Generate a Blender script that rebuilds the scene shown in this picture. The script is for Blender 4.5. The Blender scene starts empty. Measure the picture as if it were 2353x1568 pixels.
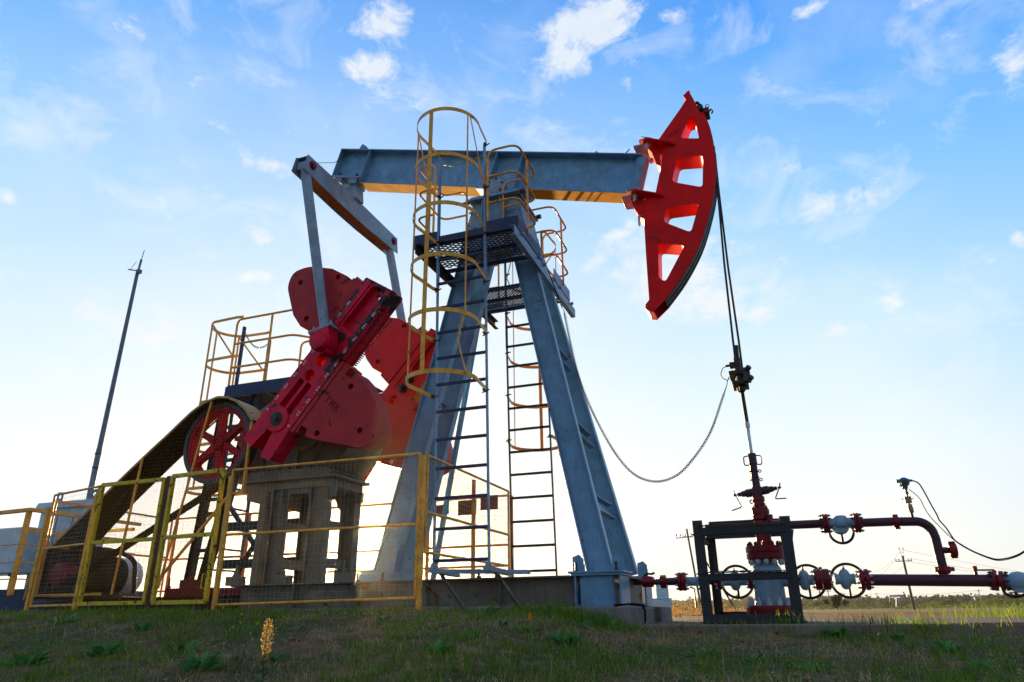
import bpy, math, random
import numpy as np
from mathutils import Vector, Matrix, Quaternion, noise
from mathutils.geometry import tessellate_polygon
R_ = math.radians
sc = bpy.context.scene
COL = sc.collection
# ------------------------------------------------------------------ camera
CAM = Vector((0, 0, 0.6))
YAW, ROLL, FPX = R_(20), R_(.7), 1600.0
PITCH = math.atan((1407 - 784) / FPX)
fw = Vector((-math.sin(YAW) * math.cos(PITCH), math.cos(YAW) * math.cos(PITCH), math.sin(PITCH)))
r0 = Vector((math.cos(YAW), math.sin(YAW), 0)); u0 = r0.cross(fw)
Rv = r0 * math.cos(ROLL) - u0 * math.sin(ROLL); Uv = r0 * math.sin(ROLL) + u0 * math.cos(ROLL)
cd = bpy.data.cameras.new('camera'); cam = bpy.data.objects.new('camera', cd); COL.objects.link(cam)
mw = Matrix.Identity(4)
for i in range(3):
    mw[i][0] = Rv[i]; mw[i][1] = Uv[i]; mw[i][2] = -fw[i]; mw[i][3] = CAM[i]
cam.matrix_world = mw
cd.sensor_width = 36; cd.lens = 36 * FPX / 2353; cd.clip_start = .05; cd.clip_end = 20000
sc.camera = cam
# ------------------------------------------------------------------ sky, sun, exposure
SUN = Vector((-.532, .843, .0786)).normalized()
SUN_EL, SUN_AZ = math.asin(SUN.z), math.atan2(SUN.x, SUN.y)
sc.view_settings.view_transform = 'Standard'; sc.view_settings.look = 'None'
sc.view_settings.exposure = 1.7; sc.view_settings.gamma = 1
W = bpy.data.worlds.new('World'); sc.world = W; W.use_nodes = True
nt = W.node_tree; N = nt.nodes; L = nt.links; N.clear()
def wn(t, **k):
    n = N.new(t)
    for a, b in k.items(): setattr(n, a, b)
    return n
def mth(op, a, b=None, c=None, clamp=False):
    n = N.new('ShaderNodeMath'); n.operation = op; n.use_clamp = clamp
    for i, v in enumerate((a, b, c)):
        if v is None: continue
        if isinstance(v, (int, float)): n.inputs[i].default_value = v
        else: L.new(v, n.inputs[i])
    return n.outputs[0]
def mixc(f, a, b, mode='MIX'):
    n = N.new('ShaderNodeMix'); n.data_type = 'RGBA'; n.blend_type = mode; n.clamp_result = False
    for i, v in ((0, f), (6, a), (7, b)):
        if isinstance(v, (int, float)): n.inputs[i].default_value = v
        elif isinstance(v, (tuple, list)): n.inputs[i].default_value = (*v, 1)
        else: L.new(v, n.inputs[i])
    return n.outputs[2]
tc = wn('ShaderNodeTexCoord'); vn = wn('ShaderNodeVectorMath', operation='NORMALIZE'); L.new(tc.outputs['Generated'], vn.inputs[0])
sep = wn('ShaderNodeSeparateXYZ'); L.new(vn.outputs[0], sep.inputs[0])
el = mth('DEGREES', mth('ARCSINE', sep.outputs[2])) if False else mth('MULTIPLY', mth('ARCSINE', sep.outputs[2]), 57.2958)
az = mth('MULTIPLY', mth('ARCTAN2', sep.outputs[0], sep.outputs[1]), 57.2958)
dt = wn('ShaderNodeVectorMath', operation='DOT_PRODUCT'); L.new(vn.outputs[0], dt.inputs[0]); dt.inputs[1].default_value = SUN
ang = mth('MULTIPLY', mth('ARCCOSINE', mth('MINIMUM', dt.outputs['Value'], .999999)), 57.2958)
def ramp(fac, stops, interp='EASE'):
    n = N.new('ShaderNodeValToRGB'); n.color_ramp.interpolation = interp
    e = n.color_ramp.elements
    while len(e) < len(stops): e.new(.5)
    for q, (p, c) in zip(e, stops): q.position = p; q.color = (*c, 1)
    L.new(fac, n.inputs[0]); return n.outputs[0]
elf = mth('DIVIDE', mth('MAXIMUM', el, 0), 90, clamp=True)
# sky colour by height above the horizon; unseen zenith paled for neutral fill
grad = ramp(elf, [(0, (1.0, .94, .78)), (.05, (1.0, .99, .94)), (.12, (.88, .97, 1.0)), (.22, (.60, .85, 1.0)),
                  (.34, (.30, .64, 1.0)), (.48, (.085, .40, .98)), (.57, (.05, .28, .86)), (.72, (.50, .58, .66)), (1, (.60, .64, .68))], 'LINEAR')
# brighter and whiter towards the sun, deeper away from it
near = mth('POWER', 2.71828, mth('MULTIPLY', mth('MULTIPLY', ang, ang), -1 / (2 * 21.0 ** 2)))
c1 = mixc(mth('MULTIPLY', near, .80), grad, (1.0, 1.0, .99))
far = mth('MULTIPLY', mth('SUBTRACT', ang, 42), 1 / 32, clamp=True)
c1 = mixc(far, c1, mixc(1.0, c1, (.40, .70, 1.0), 'MULTIPLY'))
# the half of the sky behind the camera is dimmed to neutral grey, setting the fill
opp = mth('MULTIPLY', mth('SUBTRACT', ang, 75), 1 / 45, clamp=True)
c1 = mixc(mth('MULTIPLY', opp, .8), c1, (.42, .47, .52))
# clouds: noise with patches placed by bearing and height
mp = wn('ShaderNodeMapping'); L.new(vn.outputs[0], mp.inputs[0]); mp.inputs['Scale'].default_value = (1, 1, 1.5)
nz = wn('ShaderNodeTexNoise'); L.new(mp.outputs[0], nz.inputs[0]); nz.inputs['Scale'].default_value = 13; nz.inputs['Detail'].default_value = 9; nz.inputs['Roughness'].default_value = .66; nz.inputs['Distortion'].default_value = .25
nz2 = wn('ShaderNodeTexNoise'); L.new(mp.outputs[0], nz2.inputs[0]); nz2.inputs['Scale'].default_value = 4.5; nz2.inputs['Detail'].default_value = 6; nz2.inputs['Roughness'].default_value = .55
nz3 = wn('ShaderNodeTexNoise'); L.new(mp.outputs[0], nz3.inputs[0]); nz3.inputs['Scale'].default_value = 7.5; nz3.inputs['Detail'].default_value = 8; nz3.inputs['Roughness'].default_value = .62; nz3.inputs['Distortion'].default_value = .6
def pixdir(x, y):
    d = fw * FPX + Rv * (x - 1176.5) - Uv * (y - 784); d.normalize()
    return math.degrees(math.atan2(d.x, d.y)), math.degrees(math.asin(d.z))
CLOUDS = [(-33.19, 44.96, 3.35, 1.5, 0.63), (-33.72, 41.72, 2.73, 1.47, 0.63), (-10.65, 45.17, 7.14, 2.5, 0.69), (-14.51, 42.71, 4.11, 2.79, 0.57), (-7.4, 42.4, 2.47, 2.07, 0.52), (-15.66, 38.31, 2.98, 0.82, 0.34), (-42.32, 33.42, 2.56, 0.8, 0.48), (-40.84, 36.28, 1.99, 0.72, 0.32), (-42.25, 28.13, 1.71, 0.9, 0.48), (-41.83, 25.16, 1.6, 0.57, 0.39), (6.68, 28.6, 4.73, 1.8, 0.55), (8.25, 26.44, 2.13, 1.08, 0.4), (9.76, 28.84, 3.15, 0.7, 0.4), (5.48, 32.21, 1.96, 0.57, 0.39), (22.49, 34.29, 1.39, 1.73, 0.57), (10.01, 42.43, 2.76, 0.49, 0.38), (17.53, 40.14, 1.67, 0.44, 0.29), (-7.2, 26.41, 8.02, 3.36, 0.55), (-2.03, 23.02, 4.37, 1.95, 0.48), (2.16, 23.79, 1.54, 0.95, 0.41), (-50.71, 19.94, 5.91, 1.78, 0.37), (6.62, 19.85, 1.4, 0.66, 0.38), (16.97, 22.47, 1.16, 0.53, 0.34), (19.61, 23.36, 0.69, 0.95, 0.46), (-60.14, 26.73, 0.74, 0.51, 0.4), (-50.71, 30.99, 0.8, 0.76, 0.25), (10.77, 21.17, 1.15, 0.71, 0.32), (-54.29, 20.51, 0.56, 0.34, 0.4), (-56.5, 15.81, 2.32, 0.73, 0.28), (1.7, 15.56, 1.83, 1.14, 0.3), (-34.32, 39.29, 1.45, 1.08, 0.29), (-10.06, 29.29, 2.26, 0.99, 0.29)]
dens = None
cv = wn('ShaderNodeCombineXYZ'); L.new(az, cv.inputs[0]); L.new(el, cv.inputs[1])
for a0, e0, sa, se, amp in CLOUDS:
    v1 = wn('ShaderNodeVectorMath', operation='MULTIPLY_ADD'); L.new(cv.outputs[0], v1.inputs[0]); v1.inputs[1].default_value = (1 / sa, 1 / se, 0); v1.inputs[2].default_value = (-a0 / sa, -e0 / se, 0)
    v2 = wn('ShaderNodeVectorMath', operation='DOT_PRODUCT'); L.new(v1.outputs[0], v2.inputs[0]); L.new(v1.outputs[0], v2.inputs[1])
    g = mth('EXPONENT', mth('MULTIPLY_ADD', v2.outputs['Value'], -1, math.log(amp)))
    dens = g if dens is None else mth('MAXIMUM', dens, g)
cover = mth('ADD', mth('MULTIPLY', mth('SUBTRACT', nz.outputs[0], .5), 3.2), mth('MULTIPLY', mth('SUBTRACT', nz2.outputs[0], .5), .5))
base = mth('ADD', mth('MULTIPLY_ADD', dens, 1.65, -.40), cover)
cl = mth('MINIMUM', mth('MULTIPLY', base, 1.7, clamp=True), .94)
cl = mth('MULTIPLY', cl, .92)
thin = mth('MULTIPLY', mth('ADD', mth('MULTIPLY', mth('SUBTRACT', nz2.outputs[0], .46), 2.2, clamp=True), mth('MULTIPLY', mth('SUBTRACT', nz3.outputs[0], .53), 5.0, clamp=True)), .46)
c2 = mixc(thin, c1, (.95, .98, 1.0))
c3 = mixc(cl, c2, mixc(mth('MULTIPLY', mth('SUBTRACT', nz.outputs[0], .35), 2.2, clamp=True), (.78, .87, .97), (1.0, .99, .97)))
# the sky close round the sun
halo = mth('MULTIPLY', mth('EXPONENT', mth('MULTIPLY', mth('MULTIPLY', ang, ang), -1 / 70.0)), .8)
c4 = mixc(halo, c3, (1.05, .74, .30))
halo2 = mth('EXPONENT', mth('MULTIPLY', mth('MULTIPLY', ang, ang), -1 / 4.0))
c4 = mixc(1.0, c4, mixc(1.0, (1, .80, .40), mth('MULTIPLY', halo2, 1.5), 'MULTIPLY'), 'ADD')
core = mth('EXPONENT', mth('MULTIPLY', mth('MULTIPLY', ang, ang), -1 / .55))
c4 = mixc(1.0, c4, mixc(1.0, (1, .95, .8), mth('MULTIPLY', core, 25), 'MULTIPLY'), 'ADD')
sky = wn('ShaderNodeTexSky', sky_type='NISHITA', sun_disc=False, sun_elevation=SUN_EL, sun_rotation=SUN_AZ)
skyd = mixc(1.0, sky.outputs[0], (.05, .05, .05), 'MULTIPLY')
tot = mixc(1.0, c4, mixc(1.0, skyd, (.15, .15, .15), 'MULTIPLY'), 'ADD')
bg = wn('ShaderNodeBackground'); bg.inputs[1].default_value = 0.308; L.new(tot, bg.inputs[0])
ow = wn('ShaderNodeOutputWorld'); L.new(bg.outputs[0], ow.inputs[0])
ld = bpy.data.lights.new('sun', 'SUN'); ld.energy = 5.0; ld.angle = R_(.6); ld.color = (1, .72, .36)
lo = bpy.data.objects.new('sun', ld); COL.objects.link(lo); lo.rotation_euler = (-SUN).to_track_quat('-Z', 'Y').to_euler(); lo.location = (0, 0, 20)
# ------------------------------------------------------------------ materials
def newmat(name):
    m = bpy.data.materials.new(name); m.use_nodes = True; t = m.node_tree
    return m, t, t.nodes['Principled BSDF']
def mat(name, col, rough=.5, metal=0, dirt=None, damt=.35, dscale=3.0, chip=None, chipth=0.610, chipscale=9.0, streak=0.0, bump=.15, bscale=60, coat=0, spec=.25, var=.12):
    """painted or bare surface: base colour, soft weathering patches, chips showing another colour, fine bump"""
    m, t, b = newmat(name); nn = t.nodes; ll = t.links
    tcn = nn.new('ShaderNodeTexCoord'); src = tcn.outputs['Object']
    def noi(scale, det=6, rgh=.6, dist=0, sc3=None):
        n = nn.new('ShaderNodeTexNoise'); n.inputs['Scale'].default_value = scale; n.inputs['Detail'].default_value = det; n.inputs['Roughness'].default_value = rgh; n.inputs['Distortion'].default_value = dist
        if sc3:
            p = nn.new('ShaderNodeMapping'); p.inputs['Scale'].default_value = sc3; ll.new(src, p.inputs[0]); ll.new(p.outputs[0], n.inputs[0])
        else: ll.new(src, n.inputs[0])
        return n.outputs[0]
    def mr(v, a, b2, c, d):
        n = nn.new('ShaderNodeMapRange'); n.inputs[1].default_value = a; n.inputs[2].default_value = b2; n.inputs[3].default_value = c; n.inputs[4].default_value = d; ll.new(v, n.inputs[0]); return n.outputs[0]
    def mx(f, a, b2):
        n = nn.new('ShaderNodeMix'); n.data_type = 'RGBA'
        for i, v in ((0, f), (6, a), (7, b2)):
            if isinstance(v, float): n.inputs[i].default_value = v
            elif isinstance(v, tuple): n.inputs[i].default_value = (*v, 1)
            else: ll.new(v, n.inputs[i])
        return n.outputs[2]
    lo_ = tuple(max(0, c * (1 - var * 1.6)) for c in col); hi_ = tuple(min(1, c * (1 + var)) for c in col)
    c = mx(mr(noi(dscale * 2.3), .35, .65, 0, 1), lo_, hi_)
    if dirt: c = mx(mr(noi(dscale, 8, .65, .4), .48, .72, 0, damt), c, dirt)
    if streak: c = mx(mr(noi(7, 5, .6, 0, (6, 6, .5)), .52, .75, 0, streak), c, dirt or (.05, .03, .02))
    rsock = None
    if chip:
        f = mr(noi(chipscale, 9, .7, .8), chipth, chipth + .02, 0, 1)
        c = mx(f, c, chip); rsock = mr(f, 0, 1, rough, min(1, rough + .3))
    ll.new(c, b.inputs['Base Color'])
    if rsock: ll.new(rsock, b.inputs['Roughness'])
    else:
        ll.new(mr(noi(dscale * 4), .3, .7, max(.05, rough - .1), min(1, rough + .12)), b.inputs['Roughness'])
    b.inputs['Metallic'].default_value = metal; b.inputs['Specular IOR Level'].default_value = spec
    if coat: b.inputs['Coat Weight'].default_value = coat
    if bump:
        bp = nn.new('ShaderNodeBump'); bp.inputs['Strength'].default_value = bump; bp.inputs['Distance'].default_value = .004
        ll.new(noi(bscale, 4), bp.inputs['Height']); ll.new(bp.outputs[0], b.inputs['Normal'])
    return m
RUST = (.10, .035, .015); GRIME = (.03, .025, .02)
M = {}
M['steel'] = mat('steel_blue_paint', (.13, .28, .46), .42, dirt=(.06, .06, .06), damt=.4, chip=RUST, chipth=.63, chipscale=7, streak=.35, var=.08)
M['beamu'] = mat('steel_blue_beam', (.14, .33, .55), .40, dirt=(.08, .08, .08), damt=.45, chip=RUST, chipth=.645, chipscale=11, streak=.35)
M['base'] = mat('weathered_grey_skid', (.15, .14, .12), .6, dirt=(.07, .035, .02), damt=.7, dscale=2, chip=RUST, chipth=0.590, chipscale=5, streak=.5)
M['pale'] = mat('pale_blue_white_paint', (.20, .29, .41), .45, dirt=(.16, .10, .07), damt=.4, chip=RUST, chipth=0.650, chipscale=10)
M['rustyu'] = mat('rusty_underside', (.28, .09, .03), .7, dirt=(.06, .02, .01), damt=.7, dscale=5)
M['red'] = mat('crimson_paint', (.66, .002, .040), .42, dirt=(.20, .004, .015), damt=.5, chip=(.02, .018, .025), chipth=0.585, chipscale=6, bump=.3, spec=.2)
M['redw'] = mat('faded_red_iron', (.42, .018, .022), .55, dirt=(.30, .02, .03), damt=.6, dscale=2.2, chip=(.03, .025, .03), chipth=0.615, chipscale=5, bump=.5, bscale=35)
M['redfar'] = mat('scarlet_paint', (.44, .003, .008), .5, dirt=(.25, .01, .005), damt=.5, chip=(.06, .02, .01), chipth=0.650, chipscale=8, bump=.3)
M['head'] = mat('bright_red_paint', (.72, .002, .006), .42, spec=.12, dirt=(.35, .005, .01), damt=.45, dscale=2.0, chip=(.10, .06, .06), chipth=0.695, chipscale=12, bump=.15)
M['yellow'] = mat('ochre_yellow_paint', (.72, .36, .045), .45, dirt=(.30, .10, .02), damt=.6, dscale=6, chip=(.12, .04, .02), chipth=0.610, chipscale=22)
M['orange'] = mat('orange_yellow_paint', (.70, .26, .02), .45, dirt=(.28, .08, .02), damt=.6, dscale=6, chip=(.12, .04, .02), chipth=0.630, chipscale=22)
M['lime'] = mat('lime_yellow_paint', (.58, .43, .010), .5, dirt=(.20, .16, .02), damt=.6, dscale=6, chip=(.07, .04, .02), chipth=0.570, chipscale=14)
M['navy'] = mat('navy_paint', (.018, .035, .10), .5, dirt=(.02, .02, .03), damt=.5, chip=(.08, .05, .04), chipth=0.660, chipscale=12)
M['dark'] = mat('dark_frame_paint', (.022, .026, .034), .5, dirt=(.05, .03, .02), damt=.5, chip=(.09, .045, .025), chipth=0.640, chipscale=14, bump=.4)
M['black'] = mat('greasy_black_iron', (.02, .018, .017), .45, dirt=(.06, .04, .03), damt=.5, bump=.4)
M['rope'] = mat('greased_wire_rope', (.02, .017, .02), .5, bump=.6, bscale=160)
M['galv'] = mat('galvanised_wire', (.30, .27, .22), .45, metal=.3, dirt=(.16, .08, .03), damt=.7, dscale=4, bump=0)
M['wirey'] = mat('rusty_yellow_wire', (.34, .20, .05), .6, dirt=(.16, .06, .02), damt=.7, dscale=4, bump=0)
M['rustpost'] = mat('rusty_oxide_post', (.10, .03, .03), .7, dirt=(.04, .02, .02), damt=.6, chip=(.5, .5, .03), chipth=0.630, chipscale=18)
M['bolt'] = mat('dark_bolt_steel', (.06, .055, .05), .5, metal=.6, dirt=RUST, damt=.6)
M['nut'] = mat('painted_nut', (.40, .46, .52), .45, dirt=RUST, damt=.5, chip=RUST, chipth=0.630)
M['cast'] = mat('blue_white_casting', (.20, .31, .42), .42, dirt=(.12, .09, .07), damt=.4, chip=(.06, .04, .03), chipth=0.650, chipscale=9, bump=.6, bscale=45)
M['wred'] = mat('dark_crimson_fitting', (.17, .003, .013), .4, dirt=(.09, .01, .015), damt=.6, chip=(.04, .02, .02), chipth=0.640, bump=.5, bscale=50)
M['pipe'] = mat('purple_brown_pipe', (.055, .018, .035), .45, dirt=(.025, .012, .018), damt=.6, chip=(.12, .04, .02), chipth=0.690, bump=.7, bscale=70)
M['gear'] = mat('grey_beige_casting', (.19, .165, .12), .6, dirt=(.07, .06, .045), damt=.6, dscale=2, chip=RUST, chipth=0.650, chipscale=6, bump=.4)
M['under'] = mat('sun_gold_beam_underside', (.78, .36, .012), .75, spec=.03, dirt=(.45, .22, .03), damt=.4, chip=(.12, .05, .02), chipth=0.670, chipscale=10)  # golden low sunlight on the beam's underside, put into its base colour
M['spoke'] = mat('dull_crimson_iron', (.36, .002, .022), .55, dirt=(.10, .004, .012), damt=.6, spec=.15)
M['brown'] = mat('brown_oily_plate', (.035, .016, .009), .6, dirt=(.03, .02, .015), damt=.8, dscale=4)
M['beige'] = mat('beige_yellow_sheet', (.42, .28, .10), .5, dirt=(.20, .11, .04), damt=.5, chip=RUST, chipth=0.610, chipscale=10)
M['pulley'] = mat('pulley_rim_iron', (.06, .075, .09), .5, dirt=(.03, .03, .03), damt=.5)
M['belt'] = mat('black_belt_rubber', (.012, .011, .011), .7)
M['motor'] = mat('dark_motor_casting', (.035, .035, .035), .6, dirt=(.07, .05, .03), damt=.6)
M['white'] = mat('white_enamel', (.62, .66, .70), .4, dirt=(.25, .24, .22), damt=.4)
M['cab'] = mat('pale_blue_cabinet_paint', (.34, .52, .66), .4, dirt=(.22, .26, .28), damt=.3)
M['mast'] = mat('blue_grey_mast_paint', (.09, .15, .24), .45, dirt=(.10, .10, .12), damt=.4)
M['brass'] = mat('brass_fitting', (.22, .17, .10), .35, metal=.8, dirt=(.15, .09, .03), damt=.5)
M['blue'] = mat('bright_blue_housing', (.03, .17, .55), .35)
M['chrome'] = mat('polished_rod_steel', (.35, .42, .48), .25, metal=.9, dirt=(.06, .05, .05), damt=.5)
M['cable'] = mat('black_cable_sheath', (.008, .007, .008), .9, spec=.0, bump=0)
M['whiteprint'] = mat('white_marking_paint', (.75, .72, .72), .6, bump=0)
M['blackprint'] = mat('black_marking_paint', (.02, .012, .018), .6, bump=0)
M['concrete'] = mat('stained_concrete', (.20, .19, .18), .85, dirt=(.05, .045, .04), damt=.8, dscale=2.5, streak=.6, bump=.8, bscale=40)
M['slab'] = mat('dusty_concrete_slab', (.20, .16, .14), .95, spec=.03, dirt=(.22, .09, .04), damt=.75, dscale=1.3, chip=(.10, .05, .03), chipth=0.610, chipscale=8, bump=1.0, bscale=30)
M['wood'] = mat('weathered_pole_wood', (.10, .09, .075), .85, dirt=(.05, .045, .04), damt=.6)
M['concpole'] = mat('concrete_pole', (.30, .29, .28), .8)
M['insul'] = mat('insulator_porcelain', (.10, .06, .05), .3)
M['plate'] = mat('rusted_sign_plate', (.20, .06, .03), .7, dirt=(.08, .03, .02), damt=.7, dscale=8)
def grease(m, org, ang_):
    """black grease smeared along one edge of the crank's outer half: a stain with its own shape"""
    t = m.node_tree; nn = t.nodes; ll = t.links; b = nn['Principled BSDF']; old = b.inputs['Base Color'].links[0].from_socket
    tcn = nn.new('ShaderNodeTexCoord'); ca, sa = math.cos(ang_), math.sin(ang_)
    def dotv(vx, vz, off):
        n = nn.new('ShaderNodeVectorMath'); n.operation = 'DOT_PRODUCT'; n.inputs[1].default_value = (vx, 0, vz); ll.new(tcn.outputs['Object'], n.inputs[0]); a = nn.new('ShaderNodeMath'); a.operation = 'ADD'; ll.new(n.outputs['Value'], a.inputs[0]); a.inputs[1].default_value = off; return a.outputs[0]
    u = dotv(ca, sa, -(org[0] * ca + org[1] * sa)); v = dotv(-sa, ca, -(-org[0] * sa + org[1] * ca))
    def mr(x, a, b_, c, d):
        n = nn.new('ShaderNodeMapRange'); n.inputs[1].default_value = a; n.inputs[2].default_value = b_; n.inputs[3].default_value = c; n.inputs[4].default_value = d; ll.new(x, n.inputs[0]); return n.outputs[0]
    def mm(op, a, c):
        n = nn.new('ShaderNodeMath'); n.operation = op
        for i, q in enumerate((a, c)):
            if isinstance(q, float): n.inputs[i].default_value = q
            else: ll.new(q, n.inputs[i])
        return n.outputs[0]
    edge = mm('MAXIMUM', mr(v, -.04, -.13, 0, 1), mm('MULTIPLY', mr(v, .16, .24, 0, 1), mr(u, .9, 1.1, 0, .9))); along = mm('MULTIPLY', mr(u, .55, .95, 0, 1), mr(u, 2.1, 1.95, .3, 1))
    end = mr(u, 1.86, 1.94, 0, 1)
    n = nn.new('ShaderNodeTexNoise'); n.inputs['Scale'].default_value = 9; n.inputs['Detail'].default_value = 9; n.inputs['Roughness'].default_value = .7; ll.new(tcn.outputs['Object'], n.inputs[0])
    f = mm('ADD', n.outputs[0], mm('MULTIPLY', mm('MAXIMUM', mm('MULTIPLY', edge, along), end), .17)); f = mr(f, .60, .625, 0, 1)
    x = nn.new('ShaderNodeMix'); x.data_type = 'RGBA'; ll.new(f, x.inputs[0]); ll.new(old, x.inputs[6]); x.inputs[7].default_value = (.022, .018, .028, 1); ll.new(x.outputs[2], b.inputs['Base Color'])
    return m
M['redcrank'] = grease(mat('crimson_crank_paint', (.66, .002, .040), .42, dirt=(.20, .004, .015), damt=.5, chip=(.02, .018, .025), chipth=.6, chipscale=6, bump=.3, spec=.2), (-1.838, 2.072), R_(48.9))
# ------------------------------------------------------------------ mesh builder
def V(*a): return Vector(a)
class MB:
    def __init__(s): s.v = []; s.f = []; s.isl = []
    def add(s, vs, fs):
        o = len(s.v); s.isl.append((o, len(s.f), len(s.v) + len(vs), len(s.f) + len(fs))); s.v += [tuple(x) for x in vs]; s.f += [tuple(i + o for i in f) for f in fs]; return s
    def box(s, c, d, rot=None):
        c = Vector(c); p = []
        for x in (-.5, .5):
            for y in (-.5, .5):
                for z in (-.5, .5):
                    q = Vector((x * d[0], y * d[1], z * d[2]))
                    if rot is not None: q = rot @ q
                    p.append(c + q)
        return s.add(p, [(0, 1, 3, 2), (4, 6, 7, 5), (0, 4, 5, 1), (2, 3, 7, 6), (0, 2, 6, 4), (1, 5, 7, 3)])
    def bx(s, x0, x1, y0, y1, z0, z1): return s.box(((x0 + x1) / 2, (y0 + y1) / 2, (z0 + z1) / 2), (abs(x1 - x0), abs(y1 - y0), abs(z1 - z0)))
    def frame(s, p0, p1, up):
        a = (Vector(p1) - Vector(p0)); l = a.length; a.normalize(); up = Vector(up)
        if abs(a.dot(up)) > .99: up = Vector((1, 0, 0)) if abs(a.x) < .9 else Vector((0, 1, 0))
        sd = a.cross(up).normalized(); u2 = sd.cross(a).normalized()
        return a, sd, u2, l
    def beam(s, p0, p1, w, h, up=(0, 0, 1), off=(0, 0)):
        """bar of section w (sideways) x h (along up)"""
        a, sd, u2, l = s.frame(p0, p1, up); p0 = Vector(p0) + sd * off[0] + u2 * off[1]
        pts = [p0 + a * t * l + sd * x * w / 2 + u2 * z * h / 2 for t in (0, 1) for x, z in ((-1, -1), (1, -1), (1, 1), (-1, 1))]
        return s.add(pts, [(3, 2, 1, 0), (4, 5, 6, 7), (0, 1, 5, 4), (1, 2, 6, 5), (2, 3, 7, 6), (3, 0, 4, 7)])
    def ibeam(s, p0, p1, h, w, tf=.014, tw=.01, up=(0, 0, 1)):
        s.beam(p0, p1, w, tf, up, (0, h / 2 - tf / 2)); s.beam(p0, p1, w, tf, up, (0, -h / 2 + tf / 2)); s.beam(p0, p1, tw, h - 2 * tf - .001, up); return s
    def channel(s, p0, p1, h, w, t=.01, up=(0, 0, 1), side=1):
        s.beam(p0, p1, w, t, up, (side * w / 2, h / 2 - t / 2)); s.beam(p0, p1, w, t, up, (side * w / 2, -h / 2 + t / 2)); s.beam(p0, p1, t, h - 2 * t - .001, up, (side * t / 2, 0)); return s
    def tube(s, p0, p1, r, r2=None, n=12, cap=True):
        a, sd, u2, l = s.frame(p0, p1, (0, 0, 1)); r2 = r if r2 is None else r2; p0 = Vector(p0); p1 = Vector(p1); vs = []
        for p, rr in ((p0, r), (p1, r2)):
            for k in range(n):
                t = 2 * math.pi * k / n; vs.append(p + sd * math.cos(t) * rr + u2 * math.sin(t) * rr)
        fs = [(k, (k + 1) % n, n + (k + 1) % n, n + k) for k in range(n)]
        if cap: fs += [tuple(range(n))[::-1], tuple(range(n, 2 * n))]
        return s.add(vs, fs)
    def path(s, pts, r, n=8, closed=False):
        pts = [Vector(p) for p in pts]; m = len(pts); vs = []; nrm = None
        for i in range(m):
            if closed: t = pts[(i + 1) % m] - pts[i - 1]
            else: t = pts[min(i + 1, m - 1)] - pts[max(i - 1, 0)]
            t.normalize()
            if nrm is None:
                nrm = t.cross(Vector((0, 0, 1)));
                if nrm.length < .1: nrm = t.cross(Vector((1, 0, 0)))
            nrm = (nrm - t * nrm.dot(t)).normalized(); b = t.cross(nrm); rr = r[i] if isinstance(r, (list, tuple)) else r
            for k in range(n):
                q = 2 * math.pi * k / n; vs.append(pts[i] + nrm * math.cos(q) * rr + b * math.sin(q) * rr)
        fs = []
        for i in range(m if closed else m - 1):
            j = (i + 1) % m
            for k in range(n): fs.append((i * n + k, i * n + (k + 1) % n, j * n + (k + 1) % n, j * n + k))
        if not closed: fs += [tuple(range(n))[::-1], tuple(range((m - 1) * n, m * n))]
        return s.add(vs, fs)
    def strip(s, pts, w, t, wd=(0, 0, 1), closed=False):
        """flat bar bent along pts: width w along wd, thickness t"""
        pts = [Vector(p) for p in pts]; wd = Vector(wd); m = len(pts); vs = []
        for i in range(m):
            if closed: tg = pts[(i + 1) % m] - pts[i - 1]
            else: tg = pts[min(i + 1, m - 1)] - pts[max(i - 1, 0)]
            tg.normalize(); nn = tg.cross(wd).normalized()
            for a, b in ((-1, -1), (1, -1), (1, 1), (-1, 1)): vs.append(pts[i] + wd * a * w / 2 + nn * b * t / 2)
        fs = []
        for i in range(m if closed else m - 1):
            j = (i + 1) % m
            for k in range(4): fs.append((i * 4 + k, i * 4 + (k + 1) % 4, j * 4 + (k + 1) % 4, j * 4 + k))
        if not closed: fs += [(3, 2, 1, 0), tuple((m - 1) * 4 + k for k in range(4))]
        return s.add(vs, fs)
    def prism(s, poly, y0, y1, holes=(), f=None):
        """polygon in (x, z), extruded along y; f maps (x, y, z) to a point"""
        f = f or (lambda x, y, z: (x, y, z))
        loops = [list(poly)] + [list(h) for h in holes]
        flat = [p for lp in loops for p in lp]
        tri = tessellate_polygon([[Vector((p[0], p[1], 0)) for p in lp] for lp in loops]); n = len(flat)
        vs = [f(p[0], y0, p[1]) for p in flat] + [f(p[0], y1, p[1]) for p in flat]
        fs = [tuple(t) for t in tri] + [tuple(i + n for i in t[::-1]) for t in tri]
        o = 0
        for lp in loops:
            m = len(lp)
            for i in range(m): fs.append((o + i, o + (i + 1) % m, n + o + (i + 1) % m, n + o + i))
            o += m
        return s.add(vs, fs)
    def lathe(s, c, ax, prof, n=24, cap=True):
        """profile of (radius, distance along ax)"""
        c = Vector(c); ax = Vector(ax).normalized(); a, sd, u2, l = s.frame((0, 0, 0), ax, (0, 0, 1)); vs = []
        for r, h in prof:
            for k in range(n):
                t = 2 * math.pi * k / n; vs.append(c + ax * h + sd * math.cos(t) * r + u2 * math.sin(t) * r)
        fs = []; m = len(prof)
        for i in range(m - 1):
            for k in range(n): fs.append((i * n + k, i * n + (k + 1) % n, (i + 1) * n + (k + 1) % n, (i + 1) * n + k))
        if cap: fs += [tuple(range(n))[::-1], tuple(range((m - 1) * n, m * n))]
        return s.add(vs, fs)
    def hexb(s, p, ax, r, h, thread=0):
        s.lathe(p, ax, [(r, 0), (r, h)], 6)
        if thread: s.lathe(p, ax, [(r * .5, h), (r * .5, h + thread)], 8)
        return s
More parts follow.
